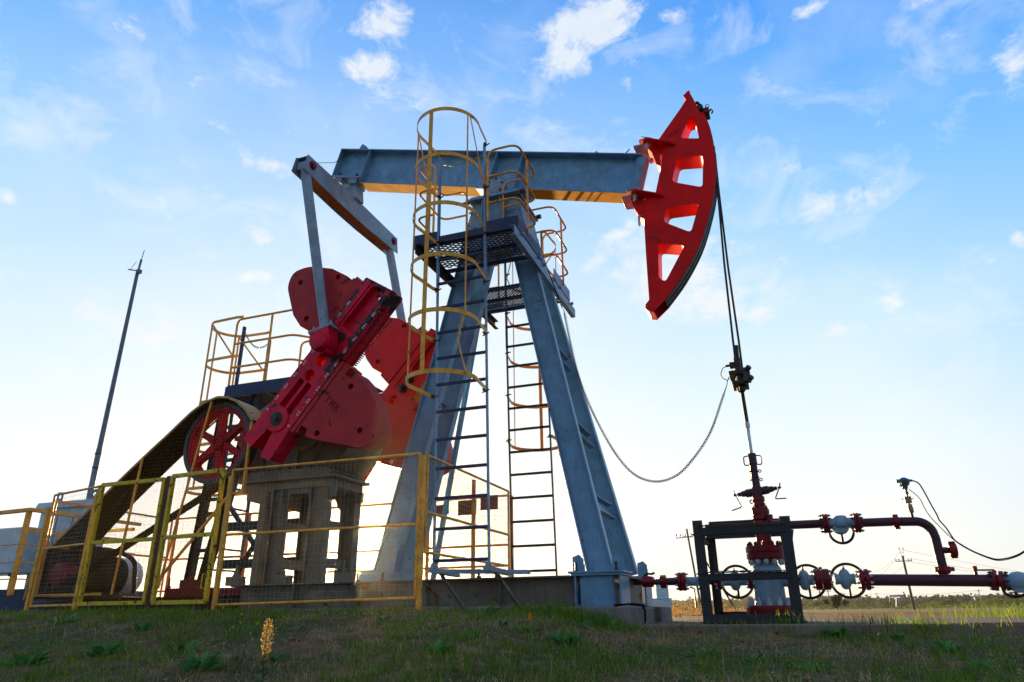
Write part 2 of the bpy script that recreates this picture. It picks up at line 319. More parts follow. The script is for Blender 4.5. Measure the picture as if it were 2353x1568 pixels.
    def torus(s, c, ax, R, r, n=28, m=8):
        c = Vector(c); a, sd, u2, l = s.frame((0, 0, 0), ax, (0, 0, 1))
        return s.path([c + sd * math.cos(2 * math.pi * k / n) * R + u2 * math.sin(2 * math.pi * k / n) * R for k in range(n)], r, m, True)
    def wire(s, p0, p1, r):
        return s.tube(p0, p1, r, n=3, cap=False)
    def pieces(s):
        """groups of shapes that touch or nearly touch"""
        k = len(s.isl); a = np.array(s.v); lo = np.array([a[i[0]:i[2]].min(0) for i in s.isl]); hi = np.array([a[i[0]:i[2]].max(0) for i in s.isl]); size = (hi - lo).max(1)
        gap = np.maximum(0, np.maximum(lo[:, None] - hi[None], lo[None] - hi[:, None])); near_ = np.sqrt((gap ** 2).sum(2)) <= np.maximum(.017, .45 * np.maximum(size[:, None], size[None]))
        lab = list(range(k))
        def root(i):
            while lab[i] != i: lab[i] = lab[lab[i]]; i = lab[i]
            return i
        for i, j in zip(*np.nonzero(np.triu(near_, 1))):
            ri, rj = root(i), root(j)
            if ri != rj: lab[rj] = ri
        g = {}
        for i in range(k): g.setdefault(root(i), []).append(i)
        return list(g.values())
    def build(s, name, m, parent=None, bev=0, angle=35, label=None, extra=()):
        """each separate piece becomes an object of its own, under the same parent"""
        if parent is not None and 1 < len(s.isl) <= 700:
            gs = s.pieces()
            if len(gs) > 1:
                out = []
                for g in gs:
                    b = MB()
                    for i in g: v0, f0, v1, f1 = s.isl[i]; b.add(s.v[v0:v1], [tuple(q - v0 for q in f) for f in s.f[f0:f1]])
                    out.append(b)
                out.sort(key=lambda b: -len(b.v)); r = [b.build1(name, m, parent, bev, angle, label) for b in out]
                return r[0]
        return s.build1(name, m, parent, bev, angle, label, extra)
    def build1(s, name, m, parent=None, bev=0, angle=35, label=None, extra=()):
        """ONE mesh object; under a parent the vertices are stored relative to the thing's base"""
        me = bpy.data.meshes.new(name)
        o = bpy.data.objects.new(name, me); COL.objects.link(o)
        org = Vector((0, 0, 0))
        if parent is not None:
            q = parent
            while q is not None: org += q.location; q = q.parent
        else:
            a = np.array(s.v); org = Vector((float(a[:, 0].mean()), float(a[:, 1].mean()), float(a[:, 2].min()))); o.location = org
        me.from_pydata([(x - org[0], y - org[1], z - org[2]) for x, y, z in s.v], [], s.f)
        me.materials.append(M[m] if isinstance(m, str) else m)
        if extra:      # painted figures that stay in the part's own mesh
            n0 = len(s.f)
            for eb, em in extra: s.add(eb.v, eb.f)
            me.clear_geometry(); me.from_pydata([(x - org[0], y - org[1], z - org[2]) for x, y, z in s.v], [], s.f); me.materials.append(M[extra[0][1]])
            me.polygons.foreach_set('material_index', [0] * n0 + [1] * (len(s.f) - n0))
        me.polygons.foreach_set('use_smooth', [True] * len(me.polygons))
        me.update(); me.set_sharp_from_angle(angle=R_(angle))
        if bev:
            b = o.modifiers.new('bevel', 'BEVEL'); b.width = bev; b.segments = 2; b.limit_method = 'ANGLE'; b.angle_limit = R_(40)
        if parent is not None: o.parent = parent
        if label: o['label'] = label
        return o
def tag(o, label=None, cat=None, group=None, kind=None):
    if label: o['label'] = label
    if cat: o['category'] = cat
    if group: o['group'] = group
    if kind: o['kind'] = kind
    return o
def thing(name, loc, label, cat, group=None):
    o = bpy.data.objects.new(name, None); COL.objects.link(o); o.location = loc; o.empty_display_size = .2
    return tag(o, label, cat, group)
def kids(o): return [c for c in bpy.data.objects if c.parent == o]
def copy_tree(o, par=None, dloc=None, table=None):
    if table is None:
        table = {}
        for c in bpy.data.objects:
            if c.parent: table.setdefault(c.parent.name, []).append(c)
    c = o.copy(); COL.objects.link(c); c.parent = par
    if dloc is not None: c.location = Vector(dloc)
    for ch in table.get(o.name, []): copy_tree(ch, c, None, table)
    return c
def fillet(pts, r, k=5):
    pts = [Vector(p) for p in pts]; out = [pts[0]]
    for i in range(1, len(pts) - 1):
        a, b, c = pts[i - 1], pts[i], pts[i + 1]; d1 = (a - b); d2 = (c - b); q = min(r, d1.length * .49, d2.length * .49)
        s0 = b + d1.normalized() * q; s1 = b + d2.normalized() * q
        for j in range(k + 1):
            t = j / k; out.append(s0 * (1 - t) ** 2 + b * 2 * t * (1 - t) + s1 * t * t)
    out.append(pts[-1]); return out
def circle(cx, cz, r, n=20, a0=0): return [(cx + r * math.cos(2 * math.pi * k / n + a0), cz + r * math.sin(2 * math.pi * k / n + a0)) for k in range(n)]
def roundpoly(poly, r, k=4):
    n = len(poly); out = []
    for i in range(n):
        a, b, c = (Vector(poly[(i - 1) % n]), Vector(poly[i]), Vector(poly[(i + 1) % n])); d1 = a - b; d2 = c - b
        rr = r[i] if isinstance(r, (list, tuple)) else r
        q = min(rr, d1.length * .45, d2.length * .45)
        if q < 1e-4: out.append(tuple(b)); continue
        s0 = b + d1.normalized() * q; s1 = b + d2.normalized() * q
        for j in range(k + 1):
            t = j / k; p = s0 * (1 - t) ** 2 + b * 2 * t * (1 - t) + s1 * t * t; out.append((p.x, p.y))
    return out
def inpoly(x, y, poly):
    c = False; n = len(poly)
    for i in range(n):
        x1, y1 = poly[i]; x2, y2 = poly[i - 1]
        if (y1 > y) != (y2 > y) and x < (x2 - x1) * (y - y1) / (y2 - y1) + x1: c = not c
    return c
def clipseg(p, q, poly):
    """the pieces of the 2-D segment p-q inside poly"""
    ts = [0, 1]; dx, dy = q[0] - p[0], q[1] - p[1]; n = len(poly)
    for i in range(n):
        a, b = poly[i], poly[i - 1]; ex, ey = b[0] - a[0], b[1] - a[1]; den = dx * ey - dy * ex
        if abs(den) < 1e-12: continue
        t = ((a[0] - p[0]) * ey - (a[1] - p[1]) * ex) / den; u = ((a[0] - p[0]) * dy - (a[1] - p[1]) * dx) / den
        if 0 < t < 1 and 0 <= u <= 1: ts.append(t)
    ts.sort(); out = []
    for t0, t1 in zip(ts, ts[1:]):
        tm = (t0 + t1) / 2
        if t1 - t0 > 1e-4 and inpoly(p[0] + dx * tm, p[1] + dy * tm, poly): out.append(((p[0] + dx * t0, p[1] + dy * t0), (p[0] + dx * t1, p[1] + dy * t1)))
    return out
def wiremesh(poly, f, sp=.05, r=.0016, diamond=False):
    """welded or chain-link netting clipped to poly; f maps (s, z) to a point"""
    mb = MB(); xs = [p[0] for p in poly]; ys = [p[1] for p in poly]; x0, x1, y0, y1 = min(xs), max(xs), min(ys), max(ys)
    segs = []
    if diamond:
        H = y1 - y0; Wd = x1 - x0; k = -H
        while k < Wd:
            segs.append(((x0 + k, y0), (x0 + k + H, y1))); segs.append(((x0 + k, y1), (x0 + k + H, y0))); k += sp
    else:
        rr = random.Random(int(abs(x0) * 97)); x = x0 + sp
        while x < x1: segs.append(((x + rr.uniform(-.004, .004), y0), (x + rr.uniform(-.004, .004), y1))); x += sp
        y = y0 + sp
        while y < y1: segs.append(((x0, y + rr.uniform(-.004, .004)), (x1, y + rr.uniform(-.004, .004)))); y += sp
    for a, b in segs:
        for p, q in clipseg(a, b, poly): mb.wire(f(*p), f(*q), r)
    return mb
# ================================================================== PUMP JACK
Y0 = 7.4
PJ = thing('pump_jack', (-3.4, Y0, .64), 'blue-grey oil pump jack with a red horse head and red counterweights, filling the picture', 'pump jack')
# --- skid
mb = MB()
for y in (6.78, 8.02):
    mb.ibeam((-1.84, y, .785), (-5.75, y, .785), .27, .16, .018, .012)
    for x in (-2.6, -3.4, -4.2, -5.0): mb.bx(x - .006, x + .006, y - .075, y + .075, .67, .902)
for x in (-2.5, -4.05, -5.7): mb.ibeam((x, 6.87, .78), (x, 7.93, .78), .24, .14, .016, .012)
for y in (7.12, 7.68): mb.ibeam((-4.5, y, .78), (-5.62, y, .78), .235, .12, .016, .012)
sk = mb.build('base_skid', 'base', PJ, .003)
mb = MB()
for y0, y1 in ((6.56, 6.96), (7.82, 8.2)):
    mb.bx(-1.84, -1.36, y0 - .01, y1 + .01, .905, .925); mb.bx(-1.86, -1.34, y0 - .02, y1 + .02, .927, .945)
    mb.bx(-1.76, -1.44, y0 + .03, y1 - .03, .652, .904); mb.bx(-1.80, -1.38, y0, y1, .64, .652)
    for x in (-1.80, -1.46, -1.38): mb.bx(x - .007, x + .007, y0 + .004, y1 - .004, .653, .904)
    for x in (-1.80, -1.42):
        mb.prism([(x - .05, .946), (x + .05, .946), (x + .05, 1.06), (x + .01, 1.10), (x - .05, 1.08)], y0 + .14, y0 + .152)
mb.build('foot_box', 'steel', PJ, .003)
mb = MB(); mb.ibeam((-1.42, 6.99, .78), (-1.42, 7.81, .78), .25, .12, .016, .01)
mb.build('end_beam', 'base', PJ, .003)
mb = MB()
for x, y in ((-1.80, 6.62), (-1.80, 6.9), (-1.42, 6.62), (-1.42, 6.9), (-1.40, 8.1), (-1.8, 8.1), (-3.95, 6.78), (-4.25, 6.78), (-2.86, 6.8), (-2.66, 6.8)):
    mb.hexb((x, y, .92 if x > -2 else .905), (0, 0, 1), .026, .035, .07)
mb.build('anchor_bolt', 'bolt', PJ)
# --- samson post legs
LEGS = [((-1.595, 6.76, .946), (-2.516, 7.17, 5.05)), ((-1.60, 8.02, .946), (-2.516, 7.63, 5.05)),
        ((-4.06, 6.98, .93), (-3.08, 7.165, 5.05)), ((-4.14, 7.62, .93), (-3.11, 7.62, 5.05))]
for p0, p1 in LEGS:
    mb = MB(); mb.ibeam(p0, p1, .25, .10, .016, .012, up=(1, 0, 0))
    mb.build('post_leg', 'steel', PJ, .002)
mb = MB()
for x, y in ((-4.06, 6.98), (-4.14, 7.62)):
    mb.bx(x - .26, x + .3, y - .14, y + .14, .905, .93); mb.prism([(x - .25, .931), (x + .28, .931), (x + .26, 1.0), (x + .05, 1.03), (x - .2, 1.03)], y - .13, y - .118)
mb.build('rear_foot_plate', 'steel', PJ, .003)
def lp(i, z):
    a, b = Vector(LEGS[i][0]), Vector(LEGS[i][1]); return a.lerp(b, (z - a.z) / (b.z - a.z))
for z in (1.62, 2.42, 3.35):
    mb = MB(); a, b = lp(0, z), lp(1, z); a.y += .11; b.y -= .11; mb.channel(a + V(.02, 0, 0), b + V(.02, 0, 0), .16, .07, .01, (-.22, 0, 1)); mb.build('cross_brace', 'steel', PJ, .002)
for z in (1.9, 2.9, 3.9):
    mb = MB(); a, b = lp(2, z), lp(3, z); a.y += .1; b.y -= .1; mb.beam(a, b, .01, .15); mb.beam(a + V(.03, 0, .07), b + V(.03, 0, .07), .06, .01); mb.build('cross_brace', 'steel', PJ, .002)
mb = MB(); mb.beam((-4.0, 8.06, .95), (-3.22, 7.76, 4.55), .05, .05); mb.build('brace_rod', 'steel', PJ, .002)
# --- post head under the saddle bearing
mb = MB()
for y in (7.10, 7.70):
    s_ = -1 if y < Y0 else 1
    mb.prism([(-3.29, 4.75), (-2.33, 4.75), (-2.38, 4.95), (-2.50, 5.50), (-3.08, 5.50), (-3.24, 4.95)] if s_ < 0 else [(-3.24, 4.95), (-2.38, 4.95), (-2.50, 5.50), (-3.08, 5.50)], y - .008, y + .008)
    for x0, x1 in ((-2.93, -2.97), (-2.70, -2.60)): mb.beam((x1, y + s_ * .05, 4.95 if s_ > 0 else 4.76), (x0, y + s_ * .05, 5.49), .012, .08, (0, 1, 0))
    for k in range(3):
        for dx in (.1, .0): mb.hexb((-3.21 + k * .045 + dx, y + s_ * .01, 4.99 + k * .16 + (.06 if dx == 0 else 0)), (0, s_, 0), .024, .018)
for x0, x1 in ((-2.385, -2.49), (-3.235, -3.09)): mb.beam((x0, Y0, 4.96), (x1, Y0, 5.5), .585, .012, (1, 0, 0))
mb.bx(-3.13, -2.44, 7.0, 7.8, 5.502, 5.53); mb.bx(-3.10, -2.46, 7.02, 7.78, 5.532, 5.56)
mb.build('post_head', 'steel', PJ, .003)
mb = MB()
for s_ in (-1, 1):
    y = Y0 + s_ * .3
    mb.hexb((-2.44, y + s_ * .03, 5.53), (1, 0, 0), .03, .06); mb.hexb((-3.13, y + s_ * .03, 5.53), (-1, 0, 0), .03, .05, .05)
mb.build('head_bolt', 'bolt', PJ)
mb = MB()
for s_ in (-1, 1):
    y = Y0 + s_ * .22
    mb.lathe((-2.79, Y0 + s_ * .13, 5.70), (0, s_, 0), [(.10, 0), (.135, .01), (.135, .16), (.125, .165), (.125, .185), (.10, .19), (.0, .195)], 28, False)
    mb.prism([(-3.02, 5.562), (-2.54, 5.562), (-2.56, 5.60), (-2.67, 5.62), (-2.70, 5.70), (-2.88, 5.70), (-2.92, 5.62), (-3.0, 5.60)], y - .08, y + .05)
sb = mb.build('saddle_bearing', 'pale', PJ, .003)
mb = MB()
for s_ in (-1, 1):
    for k in range(6):
        a = k * math.pi / 3 + .3; mb.hexb((-2.79 + .108 * math.cos(a), Y0 + s_ * .316, 5.70 + .108 * math.sin(a)), (0, s_, 0), .016, .02)
mb.build('cap_bolt', 'bolt', sb)
# --- walking beam
TI = R_(15.9); E_ = V(math.cos(TI), 0, -math.sin(TI)); N_ = V(math.sin(TI), 0, math.cos(TI)); BO = V(-2.8, Y0, 5.79)
def B(u, v, y=0): return BO + E_ * u + N_ * v + V(0, y, 0)
bf = lambda x, y, z: tuple(B(x, z, y))
mb = MB()
mb.prism([(-2.78, .112), (-2.27, .112), (-2.27, .017), (1.74, .017), (1.74, .553), (-2.78, .553)], -.006, .006, f=bf)
mb.beam(B(-2.80, .562), B(1.80, .562), .24, .016, N_); mb.beam(B(-2.255, .0115), B(1.76, .0115), .24, .009, N_)
mb.beam(B(-2.80, .104), B(-2.28, .104), .24, .016, N_)
for u in (-2.27,): mb.beam(B(u, .018), B(u, .553), .236, .012, E_)
mb.beam(B(-2.79, .113), B(-2.79, .553), .236, .012, E_)
for u in (-.19, .19):
    for s_ in (-1, 1): mb.beam(B(u, .017, s_ * .063), B(u, .553, s_ * .063), .11, .012, E_)
mb.beam(B(-.34, -.012), B(.42, -.012), .26, .022, N_)
mb.beam(B(-.20, -.1), B(.26, -.1), .2, .15, N_)
bm = mb.build('walking_beam', 'beamu', PJ, .002)
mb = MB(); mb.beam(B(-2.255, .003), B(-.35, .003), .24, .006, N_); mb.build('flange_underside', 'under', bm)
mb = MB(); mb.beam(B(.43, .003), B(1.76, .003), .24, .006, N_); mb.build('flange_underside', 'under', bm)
mb = MB(); mb.tube(B(1.79, .03), B(1.79, .55), .085, n=24); mb.build('hinge_barrel', 'beamu', bm)
mb = MB()
for u in (-2.02, .98):
    mb.path([B(u - .05, .575), B(u - .045, .61), B(u, .64), B(u + .045, .61), B(u + .05, .575)], .010, 8); mb.beam(B(u - .1, .575), B(u + .1, .575), .05, .008, N_)
mb.build('lifting_eye', 'steel', bm)
mb = MB(); mb.prism([(-2.56, .571), (-2.40, .571), (-2.42, .66), (-2.50, .70), (-2.53, .62)], -.05, .05, f=bf); mb.build('tail_bracket', 'steel', bm, .002)
mb = MB(); mb.tube(B(1.26, .605), B(1.74, .605), .028); mb.prism([(1.10, .571), (1.25, .571), (1.2, .63), (1.16, .66)], -.02, .02, f=bf); mb.tube(B(1.19, .62), B(1.27, .612), .015)
mb.tube(B(1.52, .62, .02), B(1.58, .72, .02), .008); mb.build('latch_cylinder', 'pale', bm)
mb = MB(); pts = [B(-2.45, .66, -.02), V(-5.21, 7.3, 6.99), V(-5.3, 7.1, 6.72), V(-5.16, 6.5, 6.28)]; mb.path(pts, .004, 5); mb.build('safety_wire', 'cable', bm)
# --- horse head
HO = [(-.28, 6.60), (-.35, 6.54), (-.32, 6.47), (-.39, 6.37), (-.70, 5.98), (-.705, 5.93), (-.66, 5.84), (-.70, 5.60), (-.80, 5.24), (-.93, 5.17), (-.965, 4.94), (-.98, 4.43), (-.99, 3.87), (-1.035, 3.82), (-1.04, 3.77), (-1.02, 3.74), (-.96, 3.72)]
arc = [(-.81, 3.845), (-.58, 4.12), (-.37, 4.46), (-.225, 4.82), (-.13, 5.14), (-.082, 5.45), (-.075, 5.75), (-.095, 6.02), (-.14, 6.225)]
arc2 = []
for i in range(len(arc) - 1):
    for j in range(4):
        t = j / 4; p = [arc[max(i - 1, 0)], arc[i], arc[i + 1], arc[min(i + 2, len(arc) - 1)]]
        arc2.append(tuple(.5 * (2 * p[1][k] + (p[2][k] - p[0][k]) * t + (2 * p[0][k] - 5 * p[1][k] + 4 * p[2][k] - p[3][k]) * t * t + (3 * p[1][k] - p[0][k] - 3 * p[2][k] + p[3][k]) * t ** 3) for k in (0, 1)))
arc2.append(arc[-1])
HO = HO + arc2 + [(-.175, 6.235), (-.235, 6.46)]
H1 = roundpoly([(-.315, 6.20), (-.245, 6.20), (-.228, 5.865), (-.44, 5.925)], [.05, .04, .02, .04])
H2 = roundpoly([(-.505, 5.665), (-.208, 5.615), (-.26, 5.185), (-.60, 5.345)], .05)
H3 = roundpoly([(-.695, 5.01), (-.32, 4.985), (-.45, 4.625), (-.745, 4.83)], .05)
H4 = roundpoly([(-.83, 4.56), (-.535, 4.475), (-.79, 4.06), (-.86, 4.12)], .05)
mb = MB()
mb.prism(HO, 7.265, 7.277, [H1, H2, H3, H4]); mb.prism(HO, 7.523, 7.535, [H1, H2, H3, H4])
for hl in (H1, H2, H3, H4):     # the cut-outs are lined with plate
    c = (sum(p[0] for p in hl) / len(hl), sum(p[1] for p in hl) / len(hl)); big = [(c[0] + (p[0] - c[0]) * 1.04, c[1] + (p[1] - c[1]) * 1.04) for p in hl]
    mb.prism(big, 7.278, 7.522, [hl])
rear = HO[:17]
mb.strip([(x, 7.4, z) for x, z in [(q[0] + .012, q[1]) for q in rear]], .243, .01, (0, 1, 0))
hh = mb.build('horse_head', 'head', PJ, .003)
mb = MB()
ap = [(x, z) for x, z in arc2]
for yy, w, dx in ((7.4, .235, -.012),): mb.strip([(x + dx, yy, z) for x, z in ap], w, .014, (0, 1, 0))
for yy in (7.30, 7.40, 7.50): mb.strip([(x - .004, yy, z) for x, z in ap], .03, .02, (0, 1, 0))
mb.build('rope_track', 'pulley', hh)
for zc, dz in ((5.90, -.06), (5.20, -.06)):
    mb = MB(); x0 = -.93 if zc > 5.5 else -1.13; x1 = -.50 if zc > 5.5 else -.70; z0 = 5.985 if zc > 5.5 else 5.30; sl = -.30
    f = lambda x, y, z: (x, y, z0 + (x - x0) * sl + z)
    pl = [(x0, -.20), (x0 + .10, -.26), (x0 + .36, -.20), (x0 + .43, -.135), (x0 + .43, .135), (x0 + .36, .2), (x0 + .1, .26), (x0, .2)]
    n = len(pl); vs = [f(p[0], Y0 + p[1], 0) for p in pl] + [f(p[0], Y0 + p[1], -.016) for p in pl]
    mb.add(vs, [tuple(range(n)), tuple(range(n, 2 * n))[::-1]] + [(i, (i + 1) % n, n + (i + 1) % n, n + i) for i in range(n)])
    if zc < 5.5: mb.prism([(-1.10, 5.26), (-.95, 5.20), (-.97, 4.93), (-1.02, 4.98), (-1.08, 5.12)], 7.29, 7.51)
    else: mb.prism([(-.86, 5.94), (-.70, 5.90), (-.72, 5.62), (-.76, 5.66), (-.80, 5.84)], 7.3, 7.5)
    hb = mb.build('hinge_bracket', 'head', hh, .003)
    mb = MB()
    for yo, xo in ((-.16, .10), (.14, .1)):
        q = V(x0 + xo, Y0 + yo, z0 - .03); mb.tube(q + V(0, 0, .03), q - V(.02, 0, .10), .026, .018); mb.tube(q + V(-.07, 0, .10), q + V(.05, 0, .05), .007)
    if zc < 5.5: mb.tube((-1.02, 7.3, 4.99), (-1.03, 7.3, 4.86), .02, .014)
    mb.beam((x0 - .08, Y0, z0 - .03), (x0 + .14, Y0, z0 - .045), .3, .02, (.2, 0, 1))
    mb.build('hinge_pin', 'nut', hb, .002)
mb = MB(); mb.path([(-.215, 7.33, 6.44), (-.19, 7.33, 6.43), (-.14, 7.33, 6.30), (-.135, 7.4, 6.24)], .02, 8); mb.path([(-.215, 7.47, 6.44), (-.19, 7.47, 6.43), (-.14, 7.47, 6.30), (-.135, 7.4, 6.24)], .02, 8)
mb.tube((-.17, 7.26, 6.32), (-.17, 7.54, 6.32), .035)
mb.build('rope_anchor', 'black', hh)
mb = MB(); mb.bx(-.14, -.07, 7.32, 7.48, 6.26, 6.33)
for k in range(3):
    c = V(-.078, 7.34 + .04 * k, 6.30 + .02 * (k - 1)); mb.path([c, c + V(.03, 0, .03), c + V(.05, .01, .0), c + V(.03, .01, -.025)], .005, 6)
mb.torus((-.085, 7.35, 6.37), (0, 1, 0), .022, .005, 14, 6)
mb.build('rope_socket', 'wred', hh)
mb = MB()
for cx, cz, an, ln in ((-.52, 6.02, 25, 3), (-.86, 4.63, -35, 3)):
    d = V(math.cos(R_(an)), 0, math.sin(R_(an)))
    for k in range(-1, 2):
        c = V(cx, 7.2635, cz) + d * k * .05; q = [c + (d * math.cos(a) * .026 + V(-d.z, 0, d.x) * math.sin(a) * (.017 if k else .022)) for a in [i * math.pi / 7 for i in range(14)]]
        mb.path([V(p.x, 7.2645, p.z) for p in q], .0035, 4, True)
mb.build('chain_marking', 'blackprint', hh)
# --- bridle ropes, carrier bar, polished rod
for y, dx in ((7.33, -.02), (7.47, .035)):
    mb = MB(); mb.path([(-.073, y, 5.75), (-.08, y, 5.55), (-.095 + dx * .15, y, 5.2), (-.125 + dx * .6, y, 4.2), (-.135 + dx, y, 3.3), (-.14 + dx, y, 2.88)], .012, 10); mb.build('wire_rope', 'rope', PJ)
mb = MB()
mb.bx(-.24, -.05, 7.28, 7.52, 2.885, 2.93); mb.bx(-.22, -.06, 7.27, 7.53, 2.775, 2.815)
mb.lathe((-.14, 7.4, 2.72), (0, 0, 1), [(.03, 0), (.045, .02), (.045, .24), (.03, .26)], 16)
for y in (7.33, 7.47): mb.lathe((-.14, y, 2.72), (0, 0, 1), [(.02, 0), (.02, .06), (.03, .07), (.03, .21)], 12)
cb = mb.build('carrier_bar', 'black', PJ, .004)
mb = MB(); mb.bx(-.10, -.03, 7.25, 7.34, 2.79, 2.94); mb.hexb((-.06, 7.26, 2.91), (.5, -.5, .4), .03, .05); mb.hexb((-.05, 7.28, 2.81), (.5, -.5, .3), .03, .05); mb.build('clamp_bolt', 'bolt', cb, .003)
mb = MB(); mb.tube((-.145, 7.4, 2.96), (-.135, 7.4, 3.24), .024); mb.lathe((-.145, 7.4, 2.96), (0, 0, 1), [(.035, 0), (.035, .14)], 12); mb.build('rod_clamp', 'black', cb)
mb = MB(); mb.bx(-.225, -.165, 7.33, 7.40, 2.985, 3.04); mb.tube((-.225, 7.36, 3.012), (-.265, 7.36, 3.012), .013)
mb.path([(-.26, 7.36, 3.01), (-.30, 7.36, 2.99), (-.325, 7.36, 2.93), (-.31, 7.36, 2.88), (-.27, 7.36, 2.855), (-.235, 7.36, 2.87), (-.20, 7.36, 2.96)], .005, 6); mb.build('load_sensor', 'black', cb, .002)
mb = MB(); mb.tube((-.135, 7.4, 2.72), (-.128, 7.4, 2.40), .019); mb.build('polished_rod', 'black', PJ)
mb = MB(); mb.lathe((-.128, 7.4, 2.39), (0, 0, -1), [(.024, 0), (.024, .05)], 12); mb.tube((-.128, 7.4, 2.34), (-.128, 7.4, 2.05), .017); mb.build('rod_liner', 'chrome', PJ)
# --- equalizer, pitmans
EX, EZ = -5.155, 6.07
mb = MB()
for x, w in ((EX - .09, .012), (EX + .09, .012)):
    n = [(6.16, -.12), (6.22, .125), (7.2, .14), (7.6, .14), (8.58, .125), (8.62, -.12), (7.65, -.155), (7.15, -.155)]
    vs = [(x - w / 2, p[0], EZ + p[1]) for p in n] + [(x + w / 2, p[0], EZ + p[1]) for p in n]; m = len(n)
    mb.add(vs, [tuple(range(m)), tuple(range(m, 2 * m))[::-1]] + [(i, (i + 1) % m, m + (i + 1) % m, m + i) for i in range(m)])
mb.beam((EX, 6.23, EZ + .118), (EX, 8.57, EZ + .118), .166, .012); 
eq = mb.build('equalizer_beam', 'pale', PJ, .003)
mb = MB(); mb.bx(EX - .082, EX + .082, 6.36, 8.42, EZ - .125, EZ - .11); mb.build('equalizer_underside', 'rustyu', eq)
mb = MB()
for y in (6.32, 8.47): mb.hexb((EX + .098, y, EZ + .02), (1, 0, 0), .045, .04); mb.lathe((EX + .097, y, EZ + .02), (1, 0, 0), [(.06, 0), (.06, .012)], 20); mb.hexb((EX - .098, y, EZ + .02), (-1, 0, 0), .04, .04)
mb.build('pivot_pin', 'wred', eq)
mb = MB()
for y in (6.30, 8.47): mb.bx(EX - .07, EX + .07, y - .07, y + .03, EZ - .07, EZ + .05)
mb.build('pitman_socket', 'pale', eq, .004)
mb = MB()
bx0 = B(-2.55, .05)
mb.lathe((bx0.x - .13, Y0 - .0, bx0.z - .14), (1, 0, -.2), [(.06, 0), (.115, .01), (.115, .10), (.13, .11), (.13, .22), (.08, .26)], 24)
mb.prism([(bx0.x - .2, 6.50), (bx0.x + .2, 6.42), (EX + .14, 6.19), (EX - .1, 6.19)], Y0 - .09, Y0 + .09)
mb.lathe((bx0.x - .25, Y0 - .05, bx0.z - .09), (0, -1, 0), [(.085, 0), (.085, .09), (.05, .10)], 20)
mb.beam(B(-2.78, .083), B(-2.30, .083), .26, .022, N_); mb.prism([(-2.72, .0), (-2.60, .0), (-2.60, .07), (-2.72, .07)], -.12, .12, f=bf); mb.prism([(-2.44, -.01), (-2.32, -.01), (-2.32, .07), (-2.44, .07)], -.12, .12, f=bf)
mb.build('equalizer_bearing', 'pale', PJ, .004)
mb = MB()
for u in (-2.68, -2.38):
    for s_ in (-1, 1): mb.hexb(B(u, .113, s_ * .08), N_, .026, .04, .02)
mb.build('bearing_bolt', 'bolt', PJ)
SX, SZ, CA = -5.238, 2.712, R_(48.9)
def cr(u, v): return (SX + u * math.cos(CA) - v * math.sin(CA), SZ + u * math.sin(CA) + v * math.cos(CA))
WX, WZ = cr(1.03, .05)
for y in (6.30, 8.48):
    mb = MB(); mb.tube((EX, y, EZ - .01), (WX - .005, y + (.0 if y < 7 else -.02), WZ + .16), .066, .058, n=20); pm = mb.build('pitman_arm', 'pale', PJ)
    s_ = -1 if y < 7 else 1
    mb = MB(); dd = V(EX - WX, 0, EZ - WZ).normalized(); sd = V(dd.z, 0, -dd.x)
    q = V(WX, y, WZ) + dd * .165
    mb.beam(q - sd * .15, q + sd * .15, .17, .035, dd)
    for k in (-1, 1): mb.hexb(q + sd * .115 * k + dd * .015, dd, .028, .05, .03)
    mb.build('pitman_clamp', 'pale', pm, .005)
    mb = MB()
    mb.beam(V(WX, y, WZ) + dd * .145, V(WX, y, WZ) + dd * .02, .2, .25, sd)
    mb.lathe((WX, y - s_ * .1, WZ), (0, s_, 0), [(.12, 0), (.13, .02), (.13, .20), (.118, .21), (.118, .235), (.105, .24), (.0, .245)], 30, False)
    mb.beam(V(WX, y, WZ) - dd * .10, V(WX, y, WZ) - dd * .15, .12, .12, sd)
    for k in range(7):
        a = k * math.pi * 2 / 7 + .4; mb.hexb((WX + .095 * math.cos(a), y + s_ * .135, WZ + .095 * math.sin(a)), (0, s_, 0), .012, .012)
    mb.build('wrist_bearing', 'red', pm, .008)
# --- cranks and counterweights
CO = [(-.44, .22), (1.93, .27), (1.99, -.17), (.9, -.205), (0, -.23), (-.39, -.28), (-.44, -.13), (-.14, -.06), (-.12, .02), (-.44, .06)]
WINS = [roundpoly([(.13, .115), (.53, .115), (.53, .03), (.13, .02)], .02), roundpoly([(.13, -.015), (.55, -.01), (.55, -.095), (.13, -.11)], .02)]
SLOT = roundpoly([(1.30, .115), (1.90, .12), (1.95, -.09), (1.30, -.11)], .05)
PIN = [(1.19, .02), (1.03, .02), (.83, .03), (.62, .03)]
WA = [(1.84, .25), (1.87, .40), (1.80, .42), (1.80, .53), (1.76, .79)] + roundpoly([(1.76, .80), (1.60, 1.13), (1.42, 1.27), (1.24, 1.20), (1.04, .86)], [.0, .12, .16, .12, 0], 6)[1:-1] + [(1.02, .82), (.975, .62), (1.05, .56), (1.04, .44), (.97, .44), (.95, .25)]
WB = [(1.0, -.21), (1.0, -.36), (.90, -.36), (.90, -.47), (1.0, -.47), (.985, -.62)] + roundpoly([(.98, -.66), (.86, -1.02), (.66, -1.25), (.44, -1.17), (.17, -.68)], [.0, .16, .18, .14, 0], 6)[1:-1] + [(.15, -.62), (.08, -.45), (.16, -.42), (.14, -.32), (.05, -.34), (.0, -.245)]
